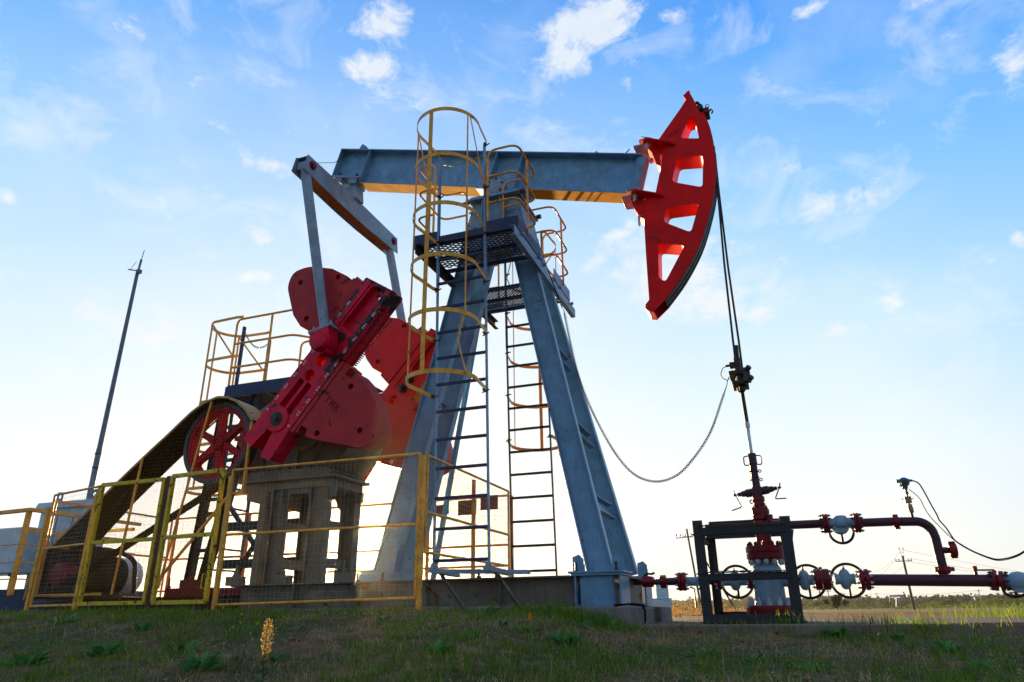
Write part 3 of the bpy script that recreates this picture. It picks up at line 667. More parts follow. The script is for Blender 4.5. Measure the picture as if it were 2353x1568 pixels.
def text_mesh(txt, size, f, out):
    c = bpy.data.curves.new('t', 'FONT'); c.body = txt; c.size = size; c.resolution_u = 2; c.align_x = 'CENTER'; c.align_y = 'CENTER'
    o = bpy.data.objects.new('t', c); me = o.to_mesh()
    out.add([f(v.co.x, v.co.y) for v in me.vertices], [tuple(p.vertices) for p in me.polygons]); o.to_mesh_clear(); bpy.data.objects.remove(o); bpy.data.curves.remove(c)
mb = MB()
def num(txt, u, v, side, flip):
    g = -1 if flip else 1
    def f(x, y):
        p = cr(u + g * x, v + g * y); return (p[0], 6.4035 if u > .95 else 6.4185, p[1])
    text_mesh(txt, .052, f, mb)
for i, tx in enumerate(['0', '2.0', '4.0', '6.0', '8.0', '100', '120', '140', '160', '180']):
    u = .04 + i * .178; num(tx, u, -.20 + (.012 if i < 4 else .03), 1, True)
    u2 = .0 + i * .172; num(tx, u2, .205 + (.02 if i > 5 else 0), -1, False)
    for v in (-.19, .205):
        p = cr(i * .2 + .1, v); mb.box((p[0], 6.4035 if i > 4 else 6.4185, p[1]), (.007, .0008, .007))
NUM = mb
def cranks(side):
    # side -1: the near crank, outer face at 6.42; +1: its mirror on the far side
    yf = (lambda y: y) if side < 0 else (lambda y: 2 * Y0 - y)
    ff = lambda x, y, z: (cr(x, z)[0], yf(y), cr(x, z)[1])
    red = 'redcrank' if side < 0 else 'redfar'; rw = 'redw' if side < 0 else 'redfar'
    holes = [circle(u, v, .055, 16) for u, v in PIN[2:]] + [circle(1.85, 0, .035, 12)]
    mb = MB()
    ins = [circle(u, v, .07, 18) for u, v in PIN[2:]]
    mb.prism(CO, 6.42, 6.50, WINS + [SLOT] + ins, ff)
    mb.prism([(p[0] * .998, p[1] * .99) for p in CO], 6.501, 6.585, [circle(u, v, .055, 18) for u, v in PIN[2:]] + [circle(1.82, 0.02, .04, 14)], ff)
    mb.prism(CO, 6.586, 6.66, WINS + [SLOT] + ins, ff)
    # raised ribs along both edges, inside and outside
    for y0, y1 in ((6.405, 6.4195), (6.6605, 6.675)):
        mb.prism([(.95, .235), (1.92, .265), (1.93, .155), (.95, .15)], y0, y1, f=ff)
        mb.prism([(.95, -.14), (1.93, -.125), (1.96, -.165), (.95, -.2)], y0, y1, f=ff)
    c = cr(0, 0)
    s_ = side
    for yy, d in ((6.4195, -1), (6.6605, 1)):
        mb.lathe((c[0], yf(yy), c[1]), (0, d if side < 0 else -d, 0), [(.155, 0), (.155, .012), (.15, .016), (.0, .018)], 30, False)
    ck = mb.build1('crank', red, PJ, .005, extra=((NUM, 'whiteprint'),) if side < 0 else ())
    mb = MB(); mb.lathe((c[0], yf(6.402), c[1]), (0, side, 0), [(.085, -.002), (.085, .003), (.075, .004), (.03, .008), (.03, .03), (0, .03)], 24, False)
    mb.lathe((c[0], yf(6.68), c[1]), (0, -side, 0), [(.11, -.004), (.11, .24)], 24)
    for u, v in PIN[:2]:
        q = cr(u, v); mb.lathe((q[0], yf(6.68), q[1]), (0, -side, 0), [(.062, -.02), (.062, .01), (.04, .012), (.04, .07), (.0, .075)], 16, False); mb.lathe((q[0], yf(6.418), q[1]), (0, side, 0), [(.065, 0), (.065, .012)], 16)
    mb.build('shaft_end', 'black', ck)
    mb = MB()          # toothed rack for shifting the weights
    for k in range(26):
        u = 1.02 + k * .027; mb.prism([(u, -.185), (u + .015, -.185), (u + .015, -.235), (u, -.235)], 6.415, 6.50, f=ff); mb.prism([(u, -.185), (u + .015, -.185), (u + .015, -.235), (u, -.235)], 6.60, 6.67, f=ff)
    mb.prism([(1.0, -.182), (1.75, -.18), (1.75, -.215), (1.0, -.215)], 6.50, 6.60, f=ff)
    mb.build('gear_rack', 'red' if side < 0 else 'orange', ck)
    for P, hl in ((WA, [(1.38, 1.06), (1.72, .64), (1.09, .62)]), (WB, [(.84, -.53), (.55, -.99), (.2, -.56)])):
        mb = MB(); hs = [circle(u, v, .036, 14) for u, v in hl]
        mb.prism(P, 6.43, 6.69, hs, ff)
        sg = 1 if P is WA else -1
        u0, u1 = (.97, 1.83) if sg > 0 else (.02, .99)
        mb.prism([(u0, sg * .235), (u1, sg * .255), (u1, sg * .30), (u0, sg * .28)] if sg > 0 else [(u0, sg * .25), (u1, sg * .215), (u1, sg * .26), (u0, sg * .30)], 6.418, 6.429, f=ff)
        w = mb.build('counterweight', rw, PJ, .028)
        mb = MB()
        for u, v in (((1.77, .46), (1.02, .50)) if sg > 0 else ((.93, -.41), (.12, -.37))):
            q = cr(u, v); mb.hexb((q[0], yf(6.50), q[1]), (math.cos(CA), 0, math.sin(CA)), .028, .06)
        mb.build('clamp_bolt', 'bolt', w)
        if side < 0:       # casting mark and the bore left open
            mb = MB(); cu, cv_ = (1.35, .36) if sg > 0 else (.52, -.38)
            def seg(a, b):
                p, q = cr(*a), cr(*b); mb.beam((p[0], 6.4265, p[1]), (q[0], 6.4265, q[1]), .006, .008, (0, 1, 0))
            for k, ln in enumerate([[(0, 0), (0, .07), (.05, .07)], [(.07, .0), (.07, .07), (.10, .02), (.12, .07), (.12, 0)], [(.15, 0), (.17, .07), (.20, .0)]]):
                for a, b in zip(ln, ln[1:]): seg((cu + a[1] * 1.2, cv_ - a[0]), (cu + b[1] * 1.2, cv_ - b[0]))
            mb.build('casting_mark', 'wred', w)
    return ck
ck = cranks(-1); cranks(1)
# --- gearbox on its pedestal
mb = MB()
GB = roundpoly([(-6.02, 2.13), (-4.98, 2.13), (-4.62, 2.42), (-4.54, 2.75), (-4.72, 3.08), (-5.05, 3.26), (-5.5, 3.26), (-5.85, 3.12), (-6.18, 2.92), (-6.22, 2.45)], [.02, .03, .1, .2, .2, .2, .2, .12, .12, .12], 5)
mb.prism(GB, 6.98, 7.70)
mb.prism(roundpoly([(-6.10, 2.13), (-4.80, 2.13), (-4.74, 2.17), (-4.86, 2.22), (-6.10, 2.22)], .015), 6.9, 7.62)
for x0, x1 in ((-5.8, -5.85), (-5.32, -5.30), (-5.12, -4.95)): mb.beam((x0, 6.955, 2.2), (x1, 6.955, 2.70), .03, .045, (0, 1, 0))
mb.prism(roundpoly([(-6.28, 2.66), (-4.50, 2.66), (-4.50, 2.72), (-6.28, 2.72)], .01), 6.93, 7.75)
for y, s_ in ((6.98, -1), (7.70, 1)):
    mb.lathe((SX, y, SZ), (0, s_, 0), [(.26, 0), (.26, .05), (.22, .08), (.22, .14), (.15, .17), (.15, .26 if s_ < 0 else .40)], 30)
    mb.lathe((-5.78, y, SZ - .02), (0, s_, 0), [(.16, 0), (.16, .06), (.12, .08)], 24)
    mb.lathe((-6.1, y, SZ - .05), (0, s_, 0), [(.12, 0), (.12, .06), (.09, .08)], 24)
gb = mb.build('gearbox', 'gear', PJ, .006)
mb = MB()
for s_ in (-1, 1):
    for k in range(8): mb.hexb((-6.15 + k * .2, (6.945 if s_ < 0 else 7.73), 2.72), (0, 0, 1), .016, .03, .02); mb.hexb((-6.0 + k * .15, (6.94 if s_ < 0 else 7.6), 2.22), (0, 0, 1), .02, .03, .02)
mb.build('housing_bolt', 'bolt', gb)
mb = MB()
mb.bx(-6.08, -4.70, 6.87, 7.64, 2.095, 2.128); mb.prism([(-6.06, 2.0), (-4.78, 2.0), (-4.78, 2.094), (-6.06, 2.094)], 6.94, 7.60)
for y in (6.97, 7.55):
    for x, w_ in (((-5.50, .15), (-4.935, .22)) if y < 7 else ((-5.53, .13), (-4.90, .20))): mb.ibeam((x, y, .92), (x, y, 1.999), w_, .14, .014, .012, up=(1, 0, 0))
    mb.bx(-6.0, -4.62, y - .1, y + .1, .905, .919)
    mb.prism([(-5.43, 1.999), (-5.04, 1.999), (-5.04, 1.80), (-5.08, 1.84), (-5.12, 1.94), (-5.36, 1.94), (-5.39, 1.84), (-5.43, 1.80)], y - .012, y + .012)
    mb.prism([(-4.829, 1.999), (-4.73, 1.999), (-4.75, 1.88), (-4.829, 1.86)], y - .03, y + .03)
    mb.prism([(-5.60, 1.999), (-5.98, 1.999), (-5.98, 1.90), (-5.60, 1.80)], y - .03, y + .03)
    mb.prism([(-5.04, .92), (-4.78, .92), (-4.80, 1.0), (-4.83, 1.06), (-5.04, 1.1)], y - .04, y - .028)
for x in (-5.50, -4.93):
    for z, h_ in ((1.155, .11), (1.59, .08)): mb.beam((x, 7.045, z), (x, 7.475, z), .06, h_)
for a, b in (((-5.72, 6.97, .92), (-5.70, 6.97, 1.98)),): mb.beam(a, b, .12, .1, (1, 0, 0))
pd = mb.build('gearbox_pedestal', 'gear', PJ, .003)
mb = MB()
for x in (-5.98, -5.32, -4.52):
    mb.bx(x - .09, x + .09, 6.86, 6.99, .92, 1.02); mb.hexb((x, 6.92, 1.02), (0, 0, 1), .03, .05, .08)
mb.build('clamp_block', 'gear', pd, .004)
# --- big pulley, belts, motor
PX, PZ, PY = -6.365, 2.605, 6.80
mb = MB()
mb.lathe((PX, PY - .09, PZ), (0, 1, 0), [(.455, 0), (.455, .18), (.50, .18), (.515, .17)] + [(.515 - (.012 if k % 2 else 0), .17 - .02 * k / 1.2) for k in range(1, 9)] + [(.515, .01), (.50, 0), (.455, 0)], 56, False)
pu = mb.build('driven_pulley', 'pulley', PJ)
mb = MB()
mb.lathe((PX, PY - .075, PZ), (0, 1, 0), [(.405, 0), (.454, 0), (.454, .15), (.405, .15), (.405, 0)], 56, False)
mb.lathe((PX, PY - .085, PZ), (0, 1, 0), [(.0, .02), (.045, .02), (.05, 0), (.075, 0), (.085, .015), (.095, .04), (.095, .15), (.05, .17)], 28, False)
for k in range(6):
    a = R_(20) + k * math.pi / 3 + R_(14); ca, sa = math.cos(a), math.sin(a)
    f = lambda x, y, z: (PX + x * ca - z * sa, y, PZ + x * sa + z * ca)
    mb.prism([(.07, .055), (.20, .036), (.36, .034), (.415, .07), (.415, -.07), (.36, -.034), (.20, -.036), (.07, -.055)], PY - .045, PY + .035, f=f)
mb.build('pulley_spokes', 'spoke', pu, .004)
MX, MZ = -8.60, 1.115
mb = MB(); mb.lathe((MX, PY - .09, MZ), (0, 1, 0), [(.0, .01), (.05, .01), (.06, 0), (.13, 0), (.15, .01), (.15, .17), (.13, .18), (.05, .18)], 32, False); mb.build('motor_pulley', 'wred', PJ)
mb = MB()
def tang(sg, dy):
    a = Vector((PX, PZ)); b = Vector((MX, MZ)); r1, r2 = .512, .152; d = (b - a); L_ = d.length; ang_ = math.atan2(d.y, d.x); be = math.acos((r1 - r2) / L_) * sg
    n_ = Vector((math.cos(ang_ + be), math.sin(ang_ + be))); return (a + n_ * r1), (b + n_ * r2)
for dy in (-.06, -.02, .02, .06):
    for sg in (1, -1):
        p, q = tang(sg, dy); mb.beam((p.x, PY + dy, p.y), (q.x, PY + dy, q.y), .022, .014)
mb.build('drive_belt', 'belt', PJ)
mb = MB()
mb.lathe((MX, 6.93, MZ), (0, 1, 0), [(.05, -.06), (.05, .0), (.10, .0), (.12, .02), (.20, .04), (.235, .06), (.235, .62), (.22, .64)], 36)
for k in range(36):
    a = k * math.pi / 18; mb.beam((MX + .245 * math.cos(a), 7.0, MZ + .245 * math.sin(a)), (MX + .245 * math.cos(a), 7.52, MZ + .245 * math.sin(a)), .006, .03, (math.cos(a), 0, math.sin(a)))
mb.bx(MX - .2, MX + .2, 7.0, 7.5, .845, .90); mb.bx(MX - .12, MX + .12, 7.08, 7.34, MZ + .22, MZ + .36)
mb.path(fillet([(MX + .1, 7.2, MZ + .30), (MX + .26, 7.3, MZ + .32), (MX + .4, 7.5, MZ + .20), (MX + .42, 7.55, .86)], .1), .03)
mo = mb.build('electric_motor', 'motor', PJ, .003)
mb = MB(); mb.lathe((MX, 7.57, MZ), (0, 1, 0), [(.245, 0), (.25, .01), (.25, .20), (.22, .27), (.14, .31), (.0, .32)], 36, False); mb.build('fan_cowl', 'white', mo)
mb = MB()
for y in (6.98, 7.50, 8.0): mb.channel((-9.0, y, .74), (-5.76, y, .74), .16, .06, .01)
for x in (-8.98, -8.2, -7.2, -6.3): mb.beam((x, 7.0, .70), (x, 8.0, .70), .07, .07)
mb.bx(-9.0, -8.2, 6.95, 7.6, .822, .843)
mb.build('motor_frame', 'brown', PJ, .003)
mb = MB()
mb.bx(-7.86, -7.05, 7.75, 8.15, .822, .95); mb.bx(-7.72, -7.42, 7.85, 8.1, .952, 1.06); mb.bx(-6.98, -6.5, 7.75, 8.1, .822, .94)
for x in (-7.95, -7.58): mb.hexb((x, 7.9, .95 if x < -7.9 else 1.06), (0, 0, 1), .03, .04, .1)
mb.build('motor_slide_block', 'wred', PJ, .004)
# belt guard
GO = [(-5.77, 2.81), (-5.89, 2.96), (-6.04, 3.08), (-6.19, 3.15), (-6.35, 3.17), (-6.55, 3.12), (-6.74, 3.01), (-6.88, 2.90), (-7.04, 2.77), (-7.35, 2.535), (-7.75, 2.215), (-8.10, 1.93), (-8.60, 1.53), (-8.84, 1.34), (-8.93, 1.16), (-8.96, .83)]
mb = MB(); mb.strip([(x, 6.78, z) for x, z in GO], .34, .004, (0, 1, 0)); 
mb.strip([(x * 1 - .0, 6.612, z - .012) for x, z in GO], .006, .028, (0, 1, 0))
bg_ = mb.build('belt_guard', 'beige', PJ)
mb = MB(); mb.strip([(x + .004, 6.785, z - .009) for x, z in GO], .325, .003, (0, 1, 0)); mb.build('guard_dark_underside', 'brown', bg_)  # dark brown strip added to make the guard band's underside darker
mb = MB()
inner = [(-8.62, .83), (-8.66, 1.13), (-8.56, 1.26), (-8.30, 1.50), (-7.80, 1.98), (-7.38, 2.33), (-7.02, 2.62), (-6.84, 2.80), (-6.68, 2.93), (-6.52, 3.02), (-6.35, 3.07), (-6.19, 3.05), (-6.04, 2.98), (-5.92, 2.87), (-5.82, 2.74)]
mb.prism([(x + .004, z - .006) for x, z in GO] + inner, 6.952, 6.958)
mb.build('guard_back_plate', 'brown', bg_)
mb = MB()
mb.beam((-6.42, 6.60, 3.10), (-6.80, 6.60, .9), .02, .02); mb.beam((-7.4, 6.60, 2.47), (-7.5, 6.6, .85), .022, .022)
mb.beam((-5.79, 6.64, 2.80), (-5.79, 6.64, 1.95), .03, .03); mb.beam((-5.80, 6.64, 1.96), (-5.98, 6.64, 1.93), .02, .02); mb.beam((-5.98, 6.64, 1.93), (-6.9, 6.64, .95), .02, .03)
mb.beam((-8.95, 6.63, .86), (-7.7, 6.63, .86), .02, .03)
mb.build('guard_support', 'yellow', bg_)
wm = wiremesh(GO + [(-8.96, .9), (-6.9, .95), (-5.98, 1.93), (-5.79, 1.95)], lambda a, b: (a, 6.606, b), .045, .0009); wm.build('wire_mesh', 'wirey', bg_)
# --- post-head platforms, rails, ladders, cages (near one; the far one mirrors it)
def hexgrate(x0, x1, y0, y1, z, s=.034, w=.006, h=.018, diamond=False):
    mb = MB(); dx = s * 1.5; dy = s * math.sqrt(3); i = 0; x = x0
    if diamond:
        k = -(y1 - y0)
        poly = [(x0, y0), (x1, y0), (x1, y1), (x0, y1)]
        while k < (x1 - x0):
            for q in (((x0 + k, y0), (x0 + k + (y1 - y0), y1)), ((x0 + k, y1), (x0 + k + (y1 - y0), y0))):
                for a, b in clipseg(*q, poly): mb.beam((*a, z), (*b, z), w, h * .6)
            k += s * 1.5
        return mb
    while x < x1 - s * .5:
        y = y0 + (dy / 2 if i % 2 else 0)
        while y < y1:
            c = Vector((x, y, z))
            for k in range(3):
                a0, a1 = R_(60 * k), R_(60 * (k + 1)); p = c + V(math.cos(a0) * s, math.sin(a0) * s, 0); q = c + V(math.cos(a1) * s, math.sin(a1) * s, 0)
                if y0 <= min(p.y, q.y) and max(p.y, q.y) <= y1 and max(p.x, q.x) <= x1: mb.beam(p, q, w, h)
            y += dy
        x += dx; i += 1
    return mb
def platform(side):
    yf = (lambda y: y) if side < 0 else (lambda y: 2 * Y0 - y)
    mb = MB()
    for x in (-3.49, -2.26): mb.beam((x, yf(6.36), 4.575), (x, yf(7.07), 4.575), .05, .05)
    for y in (6.38, 6.72, 7.05): mb.beam((-3.46, yf(y), 4.575), (-2.29, yf(y), 4.575), .04, .045)
    pf = mb.build('work_platform', 'navy', PJ, .003)
    g = hexgrate(-3.46, -2.29, min(yf(6.4), yf(7.04)), max(yf(6.4), yf(7.04)), 4.612, diamond=side > 0); g.build('platform_grating', 'dark', pf)
    mb = MB()
    for x0, x1 in ((-3.52, -3.2), (-3.195, -2.605), (-2.60, -2.225)):
        lo_ = 4.565; mb.bx(x0, x1, yf(6.335), yf(6.345), lo_, lo_ + (.085 if x0 == -3.195 else .155))
    mb.bx(-2.232, -2.222, yf(6.346), yf(7.08), 4.565, 4.72); mb.bx(-3.52, -3.51, yf(6.346), yf(7.08), 4.565, 4.72)
    mb.bx(-2.2215, -2.2205, yf(6.35), yf(7.06), 4.635, 4.64)
    mb.build('toe_board', 'navy' if side < 0 else 'steel', pf, .002)
    # handrails: two hooped pairs, each with three rail heights
    for sx, xa, xc, xb in ((1, -2.59, -2.215, -2.655), (-1, -3.27, -3.50, -3.15)):
        mb = MB()
        for i, z in enumerate((5.68, 5.32, 4.965)):
            if i == 0: pts = [(xa, yf(6.35), 4.70), (xa, yf(6.35), z), (xc, yf(6.35), z), (xc, yf(7.03), z), (xb, yf(7.03), z), (xb, yf(7.03), 4.70)]
            else: pts = [(xa, yf(6.35), z), (xc, yf(6.35), z), (xc, yf(7.03), z), (xb, yf(7.03), z)]
            mb.path(fillet(pts, .12, 7), .0135, 10)
        mb.tube((xc, yf(6.68), 4.66), (xc, yf(6.68), 5.68), .0135)
        mb.build('handrail', 'yellow' if side < 0 else 'orange', pf)
    return pf
pfN = platform(-1); pfF = platform(1)
for x in (-2.20, -3.40):
    mb = MB(); mb.channel((x, 6.17, 4.445), (x, 8.62, 4.445), .12, .06, .008, side=1 if x < -3 else -1)
    for y in (6.4, 6.98, 7.18, 7.62, 7.85, 8.4): mb.hexb((x + (.003 if x > -3 else -.003), y, 4.50), (1 if x > -3 else -1, 0, 0), .022, .03)
    mb.build('platform_bearer', 'steel' if x > -3 else 'dark', PJ, .002)
def ladder(side):
    yf = (lambda y: y) if side < 0 else (lambda y: 2 * Y0 - y)
    y = 6.35 if side < 0 else 8.5; xl, xr = (-3.19, -2.61) if side < 0 else (-3.17, -2.60)
    mb = MB()
    for x0, x1 in (((xl + .05, xl)), ((xr + .045, xr))): mb.beam((x0, y, 1.0), (x1, y, 4.0), .014, .045, (0, 1, 0))
    for x in (xl, xr): mb.beam((x, y, 4.0), (x - .02, y, 5.77), .02, .05, (0, 1, 0))
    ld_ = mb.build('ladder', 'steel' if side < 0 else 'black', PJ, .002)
    mb = MB()
    n = 12 if side < 0 else 12
    for i in range(n):
        z = 1.068 + i * .2975; t = (z - 1) / 3; t = min(t, 1); mb = MB(); mb.beam((xl + .05 * (1 - t), y, z), (xr + .045 * (1 - t), y, z), .026, .03)
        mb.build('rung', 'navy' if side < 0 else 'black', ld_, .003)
    mb = MB()
    for x in (xl, xr):
        for z in ((5.77, 5.18, 4.57, 3.97, 3.36, 2.73)): mb.tube((x - .03, y - side * 0, z - .02), (x + .05, y + side * .02, z - .0), .008); mb.box((x, y + side * .03, z), (.03, .03, .02))
    mb.build('cage_bolt', 'bolt', ld_)
    # cage
    yo = lambda d: y + side * d
    def hoop(z): return [(xr - .0, yo(.0), z + .0), (xr + .03, yo(.06), z)] + [(-2.90 + .36 * math.cos(a), yo(.42 + .36 * math.sin(a)), z) for a in [R_(-15 + 210 * k / 22) for k in range(23)]] + [(xl - .03, yo(.06), z), (xl, yo(.0), z)]
    def hp(deg, z, e=.005): a = R_(deg); return V(-2.90 + (.36 - e) * math.cos(a), yo(.42 + (.36 - e) * math.sin(a)), z)
    mb = MB(); 
    ym = 'yellow' if side < 0 else 'orange'
    mb.strip([hp(97, 5.77), hp(97, 4.3), hp(97, 2.73)], .045, .005, (1, 0, 0))
    mb.strip([hp(168, 5.77), hp(168, 4.3), hp(168, 2.73)], .03, .004, (.3, 1, 0) if 0 else (0, 1, 0))
    if side < 0:
        mb.strip([hp(28, z) + V(dx, 0, 0) for z, dx in ((5.77, 0), (4.6, 0), (3.36, 0), (3.22, -.05), (3.08, -.07), (2.95, -.04), (2.73, .02))], .03, .005, (0, 1, 0))
    else: mb.strip([hp(28, 5.77), hp(28, 2.73)], .03, .005, (0, 1, 0))
    mb.strip([hp(168, 5.75), V(-3.24, yo(.2), 5.2)], .03, .005, (0, 1, 0)); mb.strip([hp(22, 5.75), V(-2.62, yo(.05), 5.2)], .03, .005, (0, 1, 0))
    cg = mb.build('safety_cage', ym, PJ)
    for z in (5.77, 5.18, 4.57, 3.97, 3.36, 2.73):
        mb = MB(); mb.strip(hoop(z), .045, .005, (0, 0, 1)); mb.build('cage_hoop', ym, cg)
    return ld_
ladder(-1); ladder(1)
mb = MB()
def chain(mb, p0, p1, sag, n, r=.004, L_=.028):
    p0 = Vector(p0); p1 = Vector(p1)
    for i in range(n):
        t = (i + .5) / n; p = p0.lerp(p1, t) + V(0, 0, -4 * sag * t * (1 - t)); d = (p1 - p0) + V(0, 0, -4 * sag * (1 - 2 * t)); d.normalize()
        s_ = d.cross(V(0, 0, 1)).normalized() if i % 2 else d.cross(V(0, 0, 1)).normalized().cross(d)
        mb.path([p + d * math.cos(a) * L_ + s_ * math.sin(a) * L_ * .42 for a in [k * math.pi / 4 for k in range(8)]], r, 4, True)
chain(mb, (-3.19, 6.33, 5.62), (-2.60, 6.35, 5.66), .06, 15, .0035, .026); mb.build('gate_chain', 'galv', PJ)
mb = MB()
for x in (-3.15, -2.58):
    mb.prism([(x - .03, .93), (x + .30, .93), (x + .30, .95), (x + .0, 1.0), (x - .03, 1.0)], 6.30, 6.31) if 0 else None
    mb.beam((x, 6.30, .985), (x + .06, 6.80, .955), .06, .045)
    mb.hexb((x + .02, 6.33, 1.02), (0, -1, 0), .03, .03)
mb.beam((-3.17, 6.33, .975), (-2.25, 6.62, .955), .05, .04)
mb.build('ladder_foot_bracket', 'pale', PJ, .003)
for x in (-3.15, -2.58): mb = MB(); mb.beam((x + .06, 6.40, .95), (x + .26, 6.58, .60), .075, .02); mb.build('foot_strut', 'base', PJ)
mb = MB(); mb.path([(-2.19, 6.95, 4.74), (-2.16, 6.92, 4.62), (-1.98, 6.92, 3.98), (-1.93, 6.96, 3.80)], .004, 5); mb.build('drop_wire', 'cable', PJ)
# --- rear service platform
mb = MB()
for y in (8.02, 8.9): mb.beam((-7.52, y, 3.70), (-5.3, y, 3.70), .05, .07)
for x in (-7.5, -6.8, -6.1, -5.4): mb.beam((x, 8.02, 3.69), (x, 8.9, 3.69), .05, .05)
sp = mb.build('service_platform', 'dark', PJ, .003)
hexgrate(-7.5, -5.3, 8.04, 8.88, 3.745, s=.03, w=.006, diamond=True).build('platform_grating', 'dark', sp)
mb = MB(); mb.prism(roundpoly([(-7.55, 3.66), (-7.54, 3.85), (-5.3, 3.85), (-5.3, 3.66)], [.0, .07, 0, 0]), 7.985, 7.993); mb.bx(-7.553, -7.545, 7.994, 8.9, 3.66, 3.84)
mb.build('toe_board', 'navy', sp, .002)
def srail(pts, posts, r=.017):
    mb = MB()
    for p in pts: mb.path(fillet(p, .1, 6), r, 10)
    for a, b in posts: mb.tube(a, b, r)
    mb.build('handrail', 'yellow', sp)
srail([[(-7.50, 8.0, 3.84), (-7.50, 8.0, 4.94), (-5.4, 8.0, 4.95)], [(-7.50, 8.0, 4.53), (-6.42, 8.0, 4.53), (-6.2, 8.25, 4.53), (-6.2, 8.9, 4.53)], [(-7.50, 8.0, 4.14), (-6.42, 8.0, 4.14), (-6.2, 8.25, 4.14), (-6.2, 8.9, 4.14)]],
      [((-6.84, 8.0, 3.84), (-6.84, 8.0, 4.95)), ((-6.2, 8.2, 3.84), (-6.2, 8.2, 4.95))])
srail([[(-6.95, 8.9, 3.8), (-6.95, 8.9, 4.80), (-6.1, 8.9, 4.82)], [(-6.95, 8.9, 4.36), (-6.1, 8.9, 4.38)]], [((-6.3, 8.9, 3.8), (-6.3, 8.9, 4.82))])
mb = MB()
for x, y in ((-7.47, 8.12), (-7.46, 8.72)): mb.beam((x, y, 3.75), (x + .01, y, 4.86), .05, .035)
for x, y in ((-7.47, 8.12), (-7.46, 8.72)): mb.beam((x - .02, y, .95), (x, y, 3.75), .045, .03)
tl = mb.build('rear_ladder', 'navy', sp, .003)
for i in range(10):
    mb = MB(); mb.beam((-7.49, 8.13, 1.2 + i * .29), (-7.49, 8.71, 1.2 + i * .29), .025, .025); mb.build('rung', 'navy', tl)
mb = MB(); chain(mb, (-7.47, 8.12, 4.82), (-7.46, 8.70, 4.78), .17, 18, .0045, .03); mb.build('gate_chain', 'galv', sp)
mb = MB()
def rh(deg, z): a = R_(deg); return V(-7.92 + .38 * math.cos(a), 8.42 + .36 * math.sin(a), z)
for dg in (120, 180, 240): mb.strip([rh(dg, 5.0), rh(dg, 3.66), rh(dg, 2.4)], .035, .005, (0, 1, 0) if dg == 180 else (1, 0, 0))
mb.strip([rh(240, 5.0), V(-7.58, 8.10, 4.36)], .035, .005, (1, 0, 0)); mb.strip([rh(120, 5.0), V(-7.55, 8.74, 4.36)], .035, .005, (1, 0, 0))
rc = mb.build('rear_safety_cage', 'yellow', sp)
for z in (5.02, 4.36, 3.68, 3.0, 2.35):
    mb = MB(); mb.strip([(-7.47, 8.08, z), (-7.6, 8.06, z)] + [rh(d, z) for d in range(250, 100, -10)] + [(-7.6, 8.78, z), (-7.47, 8.76, z)], .045, .005); mb.build('cage_hoop', 'yellow', rc)
mb = MB()
mb.ibeam((-7.56, 8.05, 3.66), (-7.69, 7.98, 1.06), .1, .1, .01, .008, (1, 0, 0)); mb.ibeam((-6.98, 8.05, 3.66), (-7.46, 7.98, .95), .14, .1, .01, .008, (1, 0, 0))
for z in (1.45, 1.95, 2.15, 2.7, 3.2): mb.beam((-7.56 - (3.66 - z) * .05, 8.0, z), (-6.98 - (3.66 - z) * .177, 8.0, z), .03, .05)
mb.ibeam((-6.3, 8.1, 3.66), (-6.35, 8.0, .95), .12, .1, .01, .008, (1, 0, 0)); mb.beam((-7.25, 8.02, 2.1), (-6.4, 8.0, 1.2), .05, .05, (1, 0, 0)); mb.beam((-7.0, 8.02, 1.0), (-6.42, 8.0, 1.9), .05, .05, (1, 0, 0))
for z in (1.25, 1.75): mb.beam((-7.2, 8.0, z), (-5.7, 8.0, z), .03, .12)
mb.build('platform_column', 'dark', PJ, .002)
# ================================================================== FOUNDATION BLOCKS
for i, (x0, x1, y0, y1, z0, z1) in enumerate(((-1.90, -1.26, 6.38, 6.98, .30, .638), (-1.88, -1.28, 7.0, 7.72, .30, .63), (-1.92, -1.22, 7.74, 8.5, .30, .638), (-3.5, -1.95, 6.58, 8.2, .34, .655), (-5.2, -3.51, 6.6, 8.2, .34, .6545), (-6.93, -5.21, 6.62, 8.2, .34, .655), (-9.2, -6.95, 6.8, 8.2, .34, .655))):
    mb = MB(); mb.bx(x0, x1, y0, y1, z0, z1)
    o = mb.build('concrete_block', 'concrete', None, .015)
    tag(o, ['stained concrete block under the front corner foot of the pump jack, nearest the camera', 'middle stained concrete block of the three under the front end of the pump jack skid', 'stained concrete block at the far corner of the pump jack skid, nearest the wellhead pad',
            'long concrete footing behind the ladder foot, under the skid beam', 'long concrete footing under the gearbox pedestal', 'concrete footing under the big red pulley', 'concrete footing under the electric motor frame'][i], 'concrete block', 'foundation blocks under the pump jack')
mb = MB(); mb.path([(-1.40, 6.36, .645), (-1.30, 6.5, .655), (-1.245, 6.8, .65), (-1.235, 6.9, .60), (-1.25, 6.95, .47), (-1.22, 7.0, .40)], .009, 6); tag(mb.build('ground_cable', 'cable'), 'thin black cable drooping over the concrete blocks beneath the skid corner', 'cable')
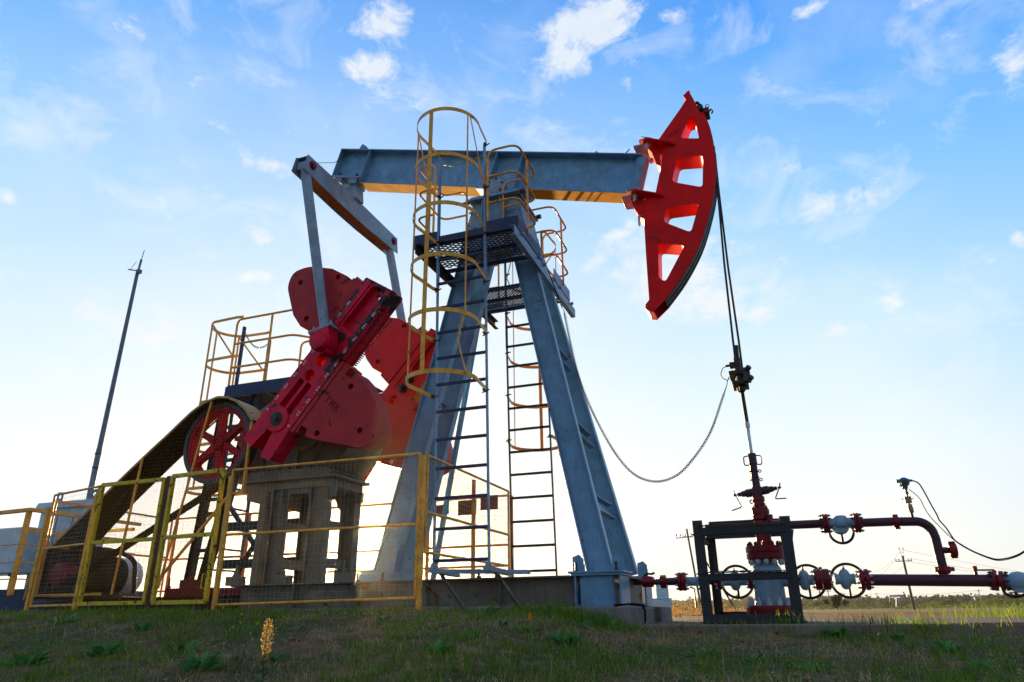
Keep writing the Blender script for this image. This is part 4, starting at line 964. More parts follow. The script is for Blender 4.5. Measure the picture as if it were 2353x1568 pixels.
# ================================================================== SAFETY FENCE
SF = thing('safety_fence', (-5.9, 6.0, .66), 'yellow wire mesh safety fence with lime gates around the motor and gearbox', 'fence')
A_, B_, C_, D_, E_p = V(-3.12, 6.0, 0), V(-5.39, 5.96, 0), V(-6.36, 6.08, 0), V(-7.40, 6.09, 0), V(-8.50, 6.36, 0)
def panel(name, p, q, z0, z1, m, rails=(1.4,), posts=True, r=.014, mesh='galv', sp=.05, mr=.0014, dia=False, square=False, dz0=0, inset=.03, wire_m=None, label=None):
    d = (q - p); Ld = d.length; d = d.normalized(); f = lambda s_, z: tuple(p + d * s_ + V(0, 0, z)); mb = MB()
    zt = lambda s_: z1; zb = lambda s_: z0 + dz0 * s_ / Ld
    w = r * 2
    def bar(a, b):
        if square: mb.beam(f(*a), f(*b), w, w, tuple(V(-d.y, d.x, 0)))
        else: mb.tube(f(*a), f(*b), r)
    i0, i1 = inset, Ld - inset
    bar((i0, z0), (i0, z1)); bar((i1, z0 + dz0), (i1, z1)); bar((i0, z1), (i1, z1)); bar((i0, z0), (i1, z0 + dz0))
    for z in rails: bar((i0, z), (i1, z))
    o = mb.build(name, m, SF, .0, label=label)
    wm_ = wiremesh([(i0, z0), (i1, z0 + dz0), (i1, z1), (i0, z1)], lambda s_, z: tuple(p + d * s_ + V(-d.y, d.x, 0) * -.012 + V(0, 0, z)), sp, mr, dia); wm_.build('wire_mesh', mesh, o)
    return o
panel('fence_panel', B_, A_, .70, 2.05, 'yellow', (1.38,), dz0=.03)
panel('fence_panel', E_p, D_, .73, 2.04, 'yellow', (1.39,), mesh='galv')
panel('fence_panel', A_ + V(.02, .04, 0), V(-3.14, 8.45, 0), 1.13, 2.04, 'yellow', (1.5,), mesh='galv')
panel('fence_panel', V(-3.14, 8.5, 0), V(-6.0, 8.52, 0), .95, 2.0, 'orange', (1.39, 1.14), mesh='wirey', sp=.1)
panel('fence_panel', V(-6.0, 8.52, 0), V(-9.0, 8.56, 0), .95, 2.0, 'orange', (1.4,), mesh='wirey', sp=.1)
panel('fence_panel', E_p + V(-.02, .04, 0), V(-8.66, 8.5, 0), .85, 1.98, 'orange', (1.42,), mesh='wirey', sp=.1)
g1 = panel('gate_leaf', D_, C_ + V(-.03, 0, 0), .74, 2.05, 'lime', (1.395,), r=.02, square=True, sp=.045, mr=.0011, dia=True, mesh='wirey')
g2 = panel('gate_leaf', C_ + V(.04, -.01, 0), B_ + V(-.10, .03, 0), .735, 2.07, 'lime', (1.40,), r=.02, square=True, sp=.045, mr=.0011, dia=True, mesh='wirey')
mb = MB(); mb.beam(C_ + V(0, 0, .66), C_ + V(0, 0, 2.08), .05, .03, (0, 1, 0)); mb.build('gate_post', 'rustpost', SF, .003)
mb = MB(); mb.path([B_ + V(-.13, -.02, 1.0), B_ + V(-.13, -.06, 1.0), B_ + V(-.13, -.06, .86), B_ + V(-.13, -.02, .86)], .008, 6); mb.build('gate_handle', 'lime', g2)
for q, z1, zb in ((A_, 2.03, .60), (B_, 1.99, .60), (D_ + V(-.03, -.02, 0), 1.95, .62), (E_p + V(-.05, -.01, 0), 1.9, .60)):
    mb = MB(); mb.beam(q + V(0, .02, zb), q + V(0, .02, z1), .045, .04, (0, 1, 0)); mb.build('fence_post', 'yellow', SF, .003)
for q in (V(-3.14, 8.5, 0), V(-4.32, 8.5, 0), V(-4.88, 8.52, 0), V(-6.0, 8.52, 0), V(-7.3, 8.55, 0), V(-8.66, 8.54, 0), V(-3.13, 7.25, 0)):
    mb = MB(); mb.beam(q + V(.0, .03, .55), q + V(.0, .03, 2.0), .035, .035, (0, 1, 0)); mb.build('fence_post', 'orange', SF)
for s0, s1, z0, z1 in ((-4.18, -3.99, 1.81, 1.93), (-3.86, -3.60, 1.78, 1.97), (-3.54, -3.30, 1.83, 2.01)):
    mb = MB(); mb.bx(s0, s1, 8.46, 8.464, z0, z1); mb.build('warning_plate', 'plate', SF)
# ================================================================== GUARD FRAME ROUND THE WELLHEAD
GF = thing('guard_frame', (-.3, 7.3, .485), 'dark steel angle frame standing on the slab around the wellhead base', 'steel frame')
mb = MB()
def ang(p0, p1, w, sx, sy, t=.008):
    p0 = Vector(p0); p1 = Vector(p1); v = (p1 - p0).normalized()
    if abs(v.z) > .8: mb.beam(p0 + V(sx * w / 2, 0, 0), p1 + V(sx * w / 2, 0, 0), w, t, (0, 1, 0)); mb.beam(p0 + V(0, sy * w / 2, 0), p1 + V(0, sy * w / 2, 0), t, w, (0, 1, 0))
    else: mb.beam(p0 + V(0, 0, sy * w / 2), p1 + V(0, 0, sy * w / 2), t, w); mb.beam(p0 + V(0, sx * w / 2, 0), p1 + V(0, sx * w / 2, 0), w, t)
for x, sx in ((-.695, 1), (.115, -1)):
    ang((x, 6.70, .485), (x - .01 * sx, 6.70, 1.36), .085, sx, 1, .009); ang((x, 7.9, .485), (x, 7.9, 1.44), .08, sx, -1)
    for z in (.50, .845, 1.24): ang((x, 6.70, z), (x, 7.9, z), .06, 0, 1)
gf = mb.build('frame_post', 'dark', GF, .002)
mb = MB()
for z, w in ((.49, .07), (.84, .055), (1.225, .07)): ang((-.66, 6.695, z), (.09, 6.695, z), w, 1, 1, .009)
for z in (.53, 1.30): ang((-.66, 7.9, z), (.08, 7.9, z), .12 if z > 1 else .05, -1, 1)
mb.bx(-.66, .08, 6.69, 6.699, .905, .91); mb.bx(-.66, .08, 7.84, 7.85, 1.29, 1.47)
mb.build('frame_rail', 'dark', GF, .002)
mb = MB()
for z in (1.305, .905):
    for ph in (0, math.pi):
        pts = [(-.67 + .0126 * i, 6.672 + .008 * math.cos(i * .62 + ph), z + .007 * math.sin(i * .62 + ph) + .004 * math.sin(i * .1)) for i in range(60)]; mb.path(pts, .0045, 5)
mb.build('twisted_wire', 'bolt', GF)
# ================================================================== WELLHEAD
WX_ = -.135
WH = thing('wellhead', (WX_, 7.4, .5), 'red and white wellhead with bolted flanges and crank handles under the polished rod', 'wellhead')
up = (0, 0, 1)
def ringbolts(mb, c, ax, R, n, r, h, th=0, ph=0):
    ax = Vector(ax).normalized(); _, sd, u2, _l = mb.frame((0, 0, 0), ax, up)
    for k in range(n):
        a = 2 * math.pi * (k + ph) / n; mb.hexb(Vector(c) + sd * math.cos(a) * R + u2 * math.sin(a) * R, ax, r, h, th)
mb = MB(); mb.lathe((WX_ - .01, 7.4, .49), up, [(.19, 0), (.215, .02), (.22, .03), (.22, .125), (.205, .14)], 40); mb.build('lower_flange', 'wred', WH, .003)
mb = MB(); ringbolts(mb, (WX_ - .01, 7.4, .628), up, .18, 12, .026, .045, .025); mb.build('flange_nut', 'nut', WH, .002)
mb = MB(); mb.lathe((WX_, 7.4, .625), up, [(.15, 0), (.142, .03), (.138, .1), (.135, .25), (.14, .30), (.13, .34), (.108, .37), (.105, .42), (.13, .44)], 36)
for s_ in (-1, 1): mb.tube((WX_ + s_ * .1, 7.4, .855), (WX_ + s_ * .19, 7.4, .855), .062, n=20)
mb.build('casing_head', 'cast', WH)
mb = MB(); mb.lathe((WX_ + .01, 7.4, 1.04), up, [(.15, 0), (.176, .008), (.178, .055), (.165, .06), (.165, .066), (.178, .07), (.178, .118), (.165, .125), (.08, .13)], 40); mb.build('upper_flange', 'wred', WH)
mb = MB(); ringbolts(mb, (WX_ + .01, 7.4, 1.165), up, .145, 12, .022, .03, .012); mb.build('flange_bolt', 'wred', WH, .002)
mb = MB(); ringbolts(mb, (WX_ + .01, 7.4, 1.04), (0, 0, -1), .145, 12, .025, .035, .015); mb.build('flange_nut', 'nut', WH, .002)
mb = MB(); mb.lathe((WX_ + .01, 7.4, 1.165), up, [(.075, 0), (.07, .24)], 24); mb.tube((WX_ + .05, 7.4, 1.35), (.1, 7.4, 1.35), .055, n=20); mb.tube((-.06 + .02, 7.32, 1.40), (-.04, 7.32, 1.45), .03); mb.build('tubing_spool', 'wred', WH)
mb = MB()
mb.lathe((-.12, 7.4, 1.41), up, [(.075, 0), (.085, .01), (.085, .05), (.075, .052), (.075, .056), (.085, .06), (.085, .10), (.06, .11), (.05, .13), (.058, .14), (.058, .16), (.05, .165), (.05, .18), (.058, .185), (.058, .225), (.045, .235)], 28)
ringbolts(mb, (-.12, 7.4, 1.51), up, .07, 6, .016, .02, .015); ringbolts(mb, (-.12, 7.4, 1.60), up, .052, 5, .010, .015)
mb.torus((-.185, 7.38, 1.59), (0, 1, 0), .017, .006, 14, 6); mb.build('bolted_adapter', 'wred', WH)
mb = MB(); mb.box((-.122, 7.4, 1.685), (.085, .09, .09), Matrix.Rotation(R_(-2), 3, 'Y'))
ax1 = V(-1, 0, -.09).normalized(); ax2 = V(1, -.1, .12).normalized(); c = V(-.122, 7.4, 1.685)
for ax, c0 in ((ax1, c), (ax2, c)): mb.lathe(c0, ax, [(.04, .04), (.04, .105), (.03, .115), (.028, .15), (.02, .155), (.018, .19)], 16)
bp_ = mb.build('ram_block', 'pipe', WH, .003)
for ax, m1 in ((ax1, -1), (ax2, 1)):
    e = c + ax * .185; mb = MB(); mb.tube(e, e + ax * .03, .006); h = e + ax * .028
    if m1 < 0: pts = [h + V(-.012, 0, .045), h, h + V(.045, -.01, -.115), h + V(.035, -.01, -.125), h + V(-.05, -.01, -.15)]
    else: pts = [h + V(.012, 0, .045), h, h + V(-.05, -.01, -.10), h + V(-.045, -.01, -.108), h + V(.05, -.01, -.108)]
    mb.path(fillet(pts, .012, 3), .006, 8); mb.lathe(h - ax * .01, ax, [(.012, 0), (.012, .025)], 8); mb.build('crank_handle', 'pipe', bp_)
mb = MB(); mb.lathe((-.125, 7.4, 1.72), up, [(.042, 0), (.040, .05), (.036, .10), (.042, .102), (.042, .112), (.036, .115), (.036, .16), (.041, .162), (.041, .172), (.036, .175), (.036, .235), (.042, .24), (.042, .25), (.040, .26), (.040, .34), (.034, .35)], 24)
for z, s_ in ((1.80, 1), (1.885, 1), (1.80, -1), (1.885, -1)):
    if s_ > 0: mb.torus((-.125 + s_ * .054, 7.38, z), (0, 1, 0), .013, .005, 12, 6)
    else: mb.tube((-.155, 7.37, z), (-.172, 7.36, z), .010)
so = mb.build('stuffing_box', 'pipe', WH)
for s_ in (-1, 1):
    mb = MB(); x = -.125; mb.path(fillet([(x + s_ * .038, 7.39, 2.045), (x + s_ * .082, 7.39, 2.04), (x + s_ * .085, 7.39, 1.97), (x + s_ * .075, 7.39, 1.95), (x + s_ * .038, 7.39, 1.955)], .015, 4), .006, 7); mb.build('lifting_handle', 'pipe', so)
# ================================================================== FLOW LINES
def flange(mb, x, z, R, w, y=7.4, ax=(1, 0, 0)): mb.lathe((x, y, z), ax, [(R * .93, 0), (R, .006), (R, w - .006), (R * .93, w)], 28)
def bolts(mb, x0, x1, z, R, n=8, r=.012, y=7.4):
    for k in range(n):
        a = 2 * math.pi * (k + .5) / n; yy, zz = y + R * math.cos(a), z + R * math.sin(a)
        mb.tube((x0 - .028, yy, zz), (x1 + .028, yy, zz), r * .5, n=6); mb.lathe((x0 - .018, yy, zz), (1, 0, 0), [(r, 0), (r, .016)], 6); mb.lathe((x1 + .002, yy, zz), (1, 0, 0), [(r, 0), (r, .016)], 6)
def wheel(parent, c, R, ax=(0, 1, 0), ph=-90, name='handwheel', m='black'):
    mb = MB(); mb.torus(c, ax, R, .0125, 36, 8); c = Vector(c); a, sd, u2, _ = mb.frame((0, 0, 0), ax, up)
    for k in range(3):
        t = R_(ph + 120 * k); d = sd * math.cos(t) + u2 * math.sin(t); mb.beam(c, c + d * R, .020, .014, ax)
    mb.lathe(c - a * .02, ax, [(.024, 0), (.024, .04)], 14); return mb.build(name, m, parent)
def gatevalve(parent, x, z, hw=.07, big=1.0):
    mb = MB(); mb.lathe((x - hw, 7.4, z), (1, 0, 0), [(.05, 0), (.045, .02), (.045, 2 * hw - .02), (.05, 2 * hw)], 24)
    n = 20; vs = []
    mb.lathe((x, 7.4, z), up, [(max(.004, .054 * math.cos(t) ** .8), .09 * math.sin(t)) for t in [R_(-88 + 16 * k) for k in range(12)]], 24)
    mb.tube((x, 7.4, z + .085), (x, 7.4, z + .10), .012)
    mb.lathe((x, 7.44, z), (0, 1, 0), [(.06, 0), (.06, .03), (.03, .04), (.02, .14)], 20)
    v = mb.build('gate_valve', 'cast', parent)
    mb = MB(); mb.hexb((x, 7.4, z + .08), up, .014, .018, .02); mb.build('vent_plug', 'bolt', v)
    return v
FL = thing('flow_line', (1.0, 7.4, .5), 'purple-brown flow pipes with white valves and red flanges right of the wellhead', 'pipeline')
mb = MB(); mb.tube((.68, 7.4, .838), (1.74, 7.4, .805), .05, n=28); mb.lathe((1.335, 7.4, .84), up, [(.047, 0), (.040, .035), (.040, .05)], 20); mb.build('lower_pipe', 'pipe', FL)
mb = MB()
flange(mb, .275, .852, .093, .062); flange(mb, .344, .850, .093, .062); flange(mb, .655, .84, .092, .036); flange(mb, .70, .84, .092, .036); flange(mb, .055, .855, .075, .04)
mb.lathe((.34, 7.4, .94), up, [(.014, 0), (.014, .02)], 10)
fl = mb.build('pipe_flange', 'wred', FL)
mb = MB(); bolts(mb, .275, .406, .851, .074); bolts(mb, .655, .736, .84, .074); bolts(mb, .055, .095, .855, .06, 6); mb.build('flange_bolt', 'nut', fl)
for x in (.185, .535):
    v = gatevalve(FL, x, .848, .085); wheel(v, (x + .04, 7.62, .842), .15)
mb = MB()
mb.tube((.06, 7.4, 1.352), (.425, 7.4, 1.350), .039, n=24); mb.path([(.74, 7.4, 1.341), (1.0, 7.4, 1.338), (1.02, 7.4, 1.338)], .039, 24); mb.path([(x, 7.4, z) for x, z in [(1.07, 1.335), (1.20, 1.33)] + [(1.20 + .13 * math.sin(t), 1.20 + .13 * math.cos(t)) for t in [R_(8 * k) for k in range(1, 12)]] + [(1.335, 1.18), (1.34, .935)]], .040, 24)
mb.torus((1.332, 7.4, 1.20), up, .040, .003, 28, 5); mb.torus((1.10, 7.4, 1.334), (1, 0, 0), .040, .003, 28, 5)
mb.tube((1.35, 7.4, 1.07), (1.42, 7.4, 1.07), .027, n=18); mb.build('upper_pipe', 'pipe', FL)
mb = MB(); flange(mb, .425, 1.349, .09, .024); flange(mb, .452, 1.349, .09, .024); flange(mb, .695, 1.343, .09, .024); flange(mb, .722, 1.343, .09, .024); f2 = mb.build('pipe_flange', 'wred', FL)
mb = MB(); bolts(mb, .425, .476, 1.349, .073, 6); bolts(mb, .695, .746, 1.343, .073, 6); mb.build('flange_bolt', 'bolt', f2)
mb = MB(); mb.lathe((.475, 7.4, 1.348), (1, 0, 0), [(.055, 0), (.045, .01), (.045, .06), (.055, .065), (.055, .075), (.045, .08), (.045, .21), (.055, .22)], 24)
mb.lathe((.585, 7.4, 1.40), (0, -.25, -1), [(.055, 0), (.062, .03), (.062, .07), (.055, .09), (.045, .10)], 24); mb.lathe((.575, 7.4, 1.33), (0, 1, -.15), [(.078, -.03), (.078, .05), (.05, .06), (.02, .12)], 26)
v = mb.build('gate_valve', 'cast', FL); wheel(v, (.58, 7.50, 1.275), .105, (0, 1, -.15))
mb = MB(); mb.lathe((1.022, 7.4, 1.337), (1, 0, 0), [(.045, 0), (.052, .006), (.052, .045), (.045, .05)], 24); mb.bx(1.025, 1.07, 7.385, 7.415, 1.385, 1.40); mb.bx(1.03, 1.075, 7.385, 7.415, 1.27, 1.285)
mb.lathe((1.34, 7.4, .872), up, [(.05, 0), (.055, .006), (.055, .016), (.074, .02), (.074, .055), (.05, .062)], 20)
for a in range(3): d = V(math.cos(a * 2.1 + .1), math.sin(a * 2.1 + .1), 0); mb.beam(V(1.34, 7.4, .91) + d * .06, V(1.34, 7.4, .91) + d * .09, .03, .035)
mb.lathe((1.415, 7.4, 1.07), (1, 0, 0), [(.05, 0), (.062, .005), (.062, .058), (.055, .065)], 20)
mb.bx(1.42, 1.475, 7.37, 7.43, 1.125, 1.142); mb.bx(1.42, 1.475, 7.37, 7.43, 1.0, 1.012); mb.build('hammer_union', 'wred', FL, .002)
mb = MB(); mb.tube((1.585, 7.4, .85), (1.585, 7.4, .90), .014); mb.lathe((1.585, 7.4, .89), up, [(.02, 0), (.02, .04)], 8); mb.path([(1.60, 7.39, .895), (1.72, 7.38, .893), (1.735, 7.38, .875)], .008, 6); mb.build('bleed_valve', 'wred', FL)
mb = MB(); ax = V(1, -.35, -.06).normalized(); c = V(1.70, 7.4, .805)
mb.lathe(c, ax, [(.05, 0), (.082, .005), (.082, .03), (.05, .032), (.05, .05), (.082, .053), (.082, .08), (.05, .085)], 28); fr = mb.build('pipe_flange', 'wred', FL)
mb = MB(); ringbolts(mb, c + ax * .088, ax, .068, 8, .013, .02, .012); ringbolts(mb, c, -ax, .068, 8, .013, .02, .012); mb.build('flange_bolt', 'bolt', fr)
mb = MB(); mb.lathe(c + ax * .085, ax, [(.045, 0), (.05, .03), (.075, .06), (.08, .10), (.07, .15), (.05, .18), (.048, .4)], 26); mb.lathe(c + ax * .18, (0, .1, -1), [(.06, 0), (.06, .08), (.03, .09)], 20); v = mb.build('gate_valve', 'cast', FL); wheel(v, c + ax * .17 + V(0, .12, -.065), .085, (.1, .5, .6))
mb = MB(); mb.path([(1.97, 7.31, .79), (2.4, 7.2, .77), (3.4, 6.98, .72), (3.8, 6.9, .4)], .05, 20); mb.build('outlet_pipe', 'pipe', FL)
PT = None
mb = MB(); mb.tube((1.19, 7.4, 1.36), (1.19, 7.4, 1.42), .012); mb.build('sensor_stub', 'pipe', FL)
mb = MB(); x = 1.19
mb.lathe((x, 7.4, 1.41), up, [(.022, 0), (.024, .01), (.024, .045), (.02, .05), (.02, .075)], 6); mb.lathe((x - .005, 7.4, 1.485), up, [(.01, 0), (.01, .02)], 10); mb.bx(x - .035, x + .02, 7.38, 7.42, 1.497, 1.555); mb.tube((x - .06, 7.4, 1.535), (x + .04, 7.4, 1.535), .004)
mb.lathe((x - .005, 7.4, 1.555), up, [(.008, 0), (.008, .02), (.016, .022), (.016, .045), (.01, .05), (.01, .055), (.015, .06), (.015, .075)], 6); sn = mb.build('pressure_transmitter', 'brass', FL, .001)
mb = MB(); mb.lathe((x - .01, 7.4, 1.625), up, [(.018, 0), (.026, .008), (.026, .02), (.018, .028)], 18); mb.tube((x - .01, 7.37, 1.685), (x - .01, 7.44, 1.685), .044, n=24); mb.tube((x - .06, 7.4, 1.70), (x + .04, 7.4, 1.70), .018); mb.tube((x - .01, 7.4, 1.64), (x - .01, 7.4, 1.68), .024); mb.build('sensor_head', 'blue', sn, .002)
mb = MB(); mb.tube((x - .075, 7.4, 1.70), (x - .058, 7.4, 1.70), .018); mb.tube((x + .038, 7.4, 1.70), (x + .062, 7.4, 1.70), .011); mb.tube((x - .012, 7.345, 1.675), (x - .012, 7.37, 1.68), .03, n=20); mb.build('sensor_cap', 'brass', sn)
def catmull(P, k=5):
    P = [Vector(p) for p in P]; out = []
    for i in range(len(P) - 1):
        a, b, c, d = P[max(i - 1, 0)], P[i], P[i + 1], P[min(i + 2, len(P) - 1)]
        for j in range(k):
            t = j / k; out.append(.5 * (2 * b + (c - a) * t + (2 * a - 5 * b + 4 * c - d) * t * t + (3 * b - a - 3 * c + d) * t ** 3))
    return out + [P[-1]]
mb = MB(); mb.path(catmull([(1.25, 7.4, 1.70), (1.30, 7.4, 1.67), (1.33, 7.4, 1.59), (1.36, 7.4, 1.48), (1.39, 7.4, 1.38), (1.40, 7.4, 1.33), (1.44, 7.4, 1.26), (1.48, 7.4, 1.16), (1.53, 7.4, 1.11), (1.61, 7.4, 1.05), (1.73, 7.4, .99), (1.80, 7.4, .98), (1.90, 7.4, 1.0), (2.0, 7.4, 1.05), (2.2, 7.42, 1.20), (2.5, 7.5, 1.5)]), .0062, 7)
mb.path(catmull([(1.21, 7.4, 1.62), (1.28, 7.41, 1.54), (1.31, 7.41, 1.43), (1.35, 7.41, 1.34), (1.41, 7.41, 1.25), (1.48, 7.41, 1.155), (1.535, 7.41, 1.10), (1.62, 7.41, 1.04), (1.73, 7.41, .983), (1.8, 7.41, .97), (1.9, 7.41, .99), (2.0, 7.41, 1.04), (2.2, 7.42, 1.19), (2.5, 7.5, 1.49)]), .0035, 6)
tag(mb.build('sensor_cable', 'cable'), 'pair of black cables hanging from the blue pressure sensor to the right edge', 'cable')
# left branch
BL = thing('branch_line', (-.8, 7.4, .5), 'short red and white pipe branch with handwheel left of the wellhead', 'pipe branch')
mb = MB(); mb.tube((-1.22, 7.4, .865), (-.30, 7.4, .857), .028, n=20); mb.tube((-1.08, 7.4, .865), (-.97, 7.4, .865), .036, n=20); mb.build('branch_pipe', 'pipe', BL)
mb = MB(); mb.lathe((-1.33, 7.4, .868), (1, 0, 0), [(.05, 0), (.058, .004), (.058, .10), (.05, .11)], 6); mb.lathe((-1.15, 7.4, .866), (1, 0, 0), [(.05, 0), (.062, .005), (.062, .055), (.05, .06)], 8)
flange(mb, -.975, .862, .087, .036); flange(mb, -.935, .862, .087, .036); flange(mb, -.765, .86, .087, .03); flange(mb, -.60, .858, .08, .035); flange(mb, -.31, .856, .08, .035); b1 = mb.build('pipe_flange', 'wred', BL)
mb = MB(); bolts(mb, -.975, -.90, .862, .068, 6); bolts(mb, -.765, -.735, .86, .068, 6); bolts(mb, -.60, -.565, .858, .062, 6); bolts(mb, -.31, -.275, .856, .062, 6); mb.build('flange_bolt', 'nut', b1)
mb = MB(); mb.tube((-.90, 7.4, .862), (-.76, 7.4, .86), .042, n=22); mb.build('white_spool', 'cast', BL)
v = gatevalve(BL, -.435, .857, .13); wheel(v, (-.43, 7.62, .856), .15)
mb = MB(); mb.path([(-1.31, 7.4, .92), (-1.27, 7.39, .945), (-1.23, 7.39, .94), (-1.2, 7.38, .95)], .012, 6); mb.path([(-.86, 7.38, .81), (-.82, 7.34, .79), (-.82, 7.34, .62)], .008, 6); mb.build('lever', 'black', BL)
mb = MB(); mb.lathe((-1.32, 7.4, .868), (-1, 0, 0), [(.03, 0), (.03, .5)], 16); mb.path([(-1.8, 7.4, .866), (-1.95, 7.42, .86), (-2.0, 7.5, .7), (-2.0, 7.5, .5)], .03, 12); mb.build('buried_pipe', 'pipe', BL)
# ================================================================== COILED CABLE
mb = MB(); P = catmull([(-2.16, 6.95, 4.6), (-1.98, 6.98, 3.98), (-1.93, 7.05, 3.80)], 4); mb.path(P, .0035, 5)
C = catmull([(-1.93, 7.05, 3.80), (-1.83, 7.2, 3.04), (-1.62, 7.28, 2.42), (-1.38, 7.32, 2.0), (-1.14, 7.36, 1.855), (-.90, 7.4, 1.90), (-.69, 7.4, 2.08), (-.50, 7.4, 2.33), (-.36, 7.38, 2.62), (-.28, 7.37, 2.80)], 60)
out = []; ln = 0; nrm = V(0, 1, 0); prev = None; acc = 0; pitch = .021
pts = []; cum = [0]
for a, b in zip(C, C[1:]): cum.append(cum[-1] + (b - a).length)
tot_l = cum[-1]; k = 0; s_ = 0
while s_ < tot_l:
    while k < len(cum) - 2 and cum[k + 1] < s_: k += 1
    t = (s_ - cum[k]) / max(1e-9, cum[k + 1] - cum[k]); p = C[k].lerp(C[k + 1], t); d = (C[k + 1] - C[k]).normalized(); n1 = d.cross(V(0, 1, 0)).normalized(); n2 = d.cross(n1)
    a = 2 * math.pi * s_ / pitch; fade = min(1, s_ / .05, (tot_l - s_) / .12); pts.append(p + (n1 * math.cos(a) + n2 * math.sin(a)) * .0115 * max(0, fade)); s_ += pitch / 9
mb.path(pts, .0046, 4); mb.path(catmull([(-.28, 7.37, 2.80), (-.26, 7.36, 2.86), (-.235, 7.36, 2.90)], 3), .004, 5)
tag(mb.build('coiled_cable', 'cable'), 'thin black coiled cable sagging from the platform to the rod clamp', 'cable')
# ================================================================== LEFT CABINETS AND MAST
SK = thing('equipment_skid', (-11.3, 8.6, .5), 'dark blue equipment skid with an ochre railing at the left edge', 'skid')
mb = MB(); mb.bx(-13.5, -9.9, 7.5, 9.6, .45, .99); mb.build('skid_box', 'navy', SK, .01)
mb = MB()
for (x, y) in ((-10.27, 7.36), (-10.30, 8.45), (-13.2, 7.6), (-11.9, 7.45)): mb.beam((x, y, .9), (x, y, 2.08), .06, .06)
mb.beam((-10.24, 7.33, 2.085), (-10.31, 9.4, 2.085), .07, .05); mb.beam((-10.2, 7.35, 2.085), (-13.4, 7.6, 2.085), .07, .05)
mb.beam((-13.3, 9.3, 2.0), (-10.33, 9.3, 2.0), .06, .05); mb.beam((-10.30, 7.40, 1.80), (-10.31, 9.4, 1.80), .03, .05)
for z in (1.12, 1.35, 1.6):
    mb.tube((-10.27, 7.33, z), (-13.2, 7.56, z - .02), .009, n=6); mb.tube((-10.24, 7.36, z), (-10.31, 9.4, z), .009, n=6); mb.tube((-10.235, 7.34, z), (-10.235, 7.34, z - .05), .012, n=6)
mb.build('railing', 'yellow', SK, .003)
CB = thing('control_cabinet', (-10.97, 8.9, .99), 'pale blue control cabinet behind the wire mesh at the left, with a red-brown knob', 'electrical cabinet')
mb = MB(); mb.bx(-11.57, -10.36, 8.5, 8.78, .992, 2.30); mb.prism([(-11.61, 2.302), (-11.65, 2.33), (-11.60, 2.40), (-10.34, 2.40), (-10.30, 2.33), (-10.33, 2.302)], 8.44, 8.82)
cbm = mb.build('cabinet_body', 'cab', CB, .012)
mb = MB(); mb.bx(-11.12, -10.80, 8.478, 8.498, 1.50, 2.18); mb.bx(-10.74, -10.42, 8.478, 8.498, 1.10, 2.24); mb.bx(-11.5, -11.16, 8.478, 8.498, 1.1, 2.24); mb.build('cabinet_door', 'cab', CB, .004)
mb = MB(); mb.bx(-10.98, -10.88, 8.44, 8.477, 1.70, 1.76); mb.build('knob', 'wred', CB, .01)
for x in (-11.28, -10.50):
    mb = MB(); mb.prism([(x - .07, 2.402), (x + .07, 2.402), (x + .07, 2.56), (x + .04, 2.58), (x - .07, 2.58)], 8.55, 8.56, [circle(x, 2.50, .035, 14)]); mb.build('lifting_lug', 'mast', CB)
TB = thing('side_box', (-12.2, 8.2, .99), 'smooth pale blue box on a short leg at the far left edge behind the railing', 'electrical box')
mb = MB(); mb.bx(-13.2, -11.35, 8.15, 8.7, 1.27, 1.98); mb.build('box_shell', 'cab', TB, .015)
mb = MB(); mb.tube((-11.75, 8.4, .99), (-11.75, 8.4, 1.27), .04); mb.tube((-12.8, 8.4, .99), (-12.8, 8.4, 1.27), .04); mb.tube((-11.75, 8.4, 1.235), (-11.75, 8.4, 1.272), .07); mb.build('box_leg', 'mast', TB)
MA = thing('antenna_mast', (-11.17, 9.62, .45), 'tall thin blue-grey mast with a small antenna, left of the pump jack', 'mast')
mz = lambda z: (.6 + (z - .6) * 9.62 / 9.0)
mb = MB(); mb.tube((-11.93, 9.62, .45), (-11.92, 9.62, mz(3.4)), .052, .052, n=18); mb.tube((-11.92, 9.62, mz(3.4)), (-11.87, 9.62, mz(6.95)), .047, .034, n=18); ms = mb.build('mast_pole', 'mast', MA)
mb = MB()
for z in (3.05, 3.30): mb.lathe((-11.925, 9.62, mz(z)), up, [(.058, 0), (.058, .03)], 18)
mb.build('mast_band', 'black', MA)
mb = MB(); x, z0 = -11.87, mz(6.9); mb.tube((x + .03, 9.6, z0 - .05), (x + .06, 9.6, z0 + .30), .022); mb.tube((x + .06, 9.6, z0 + .3), (x + .09, 9.6, z0 + .52), .008); mb.beam((x + .06, 9.6, z0 + .03), (x - .26, 9.6, z0 + .13), .03, .02); mb.tube((x - .2, 9.6, z0 + .12), (x - .07, 9.6, z0 + .28), .005); mb.bx(x + .02, x + .1, 9.56, 9.64, z0 - .02, z0 + .06); mb.build('antenna', 'mast', MA)
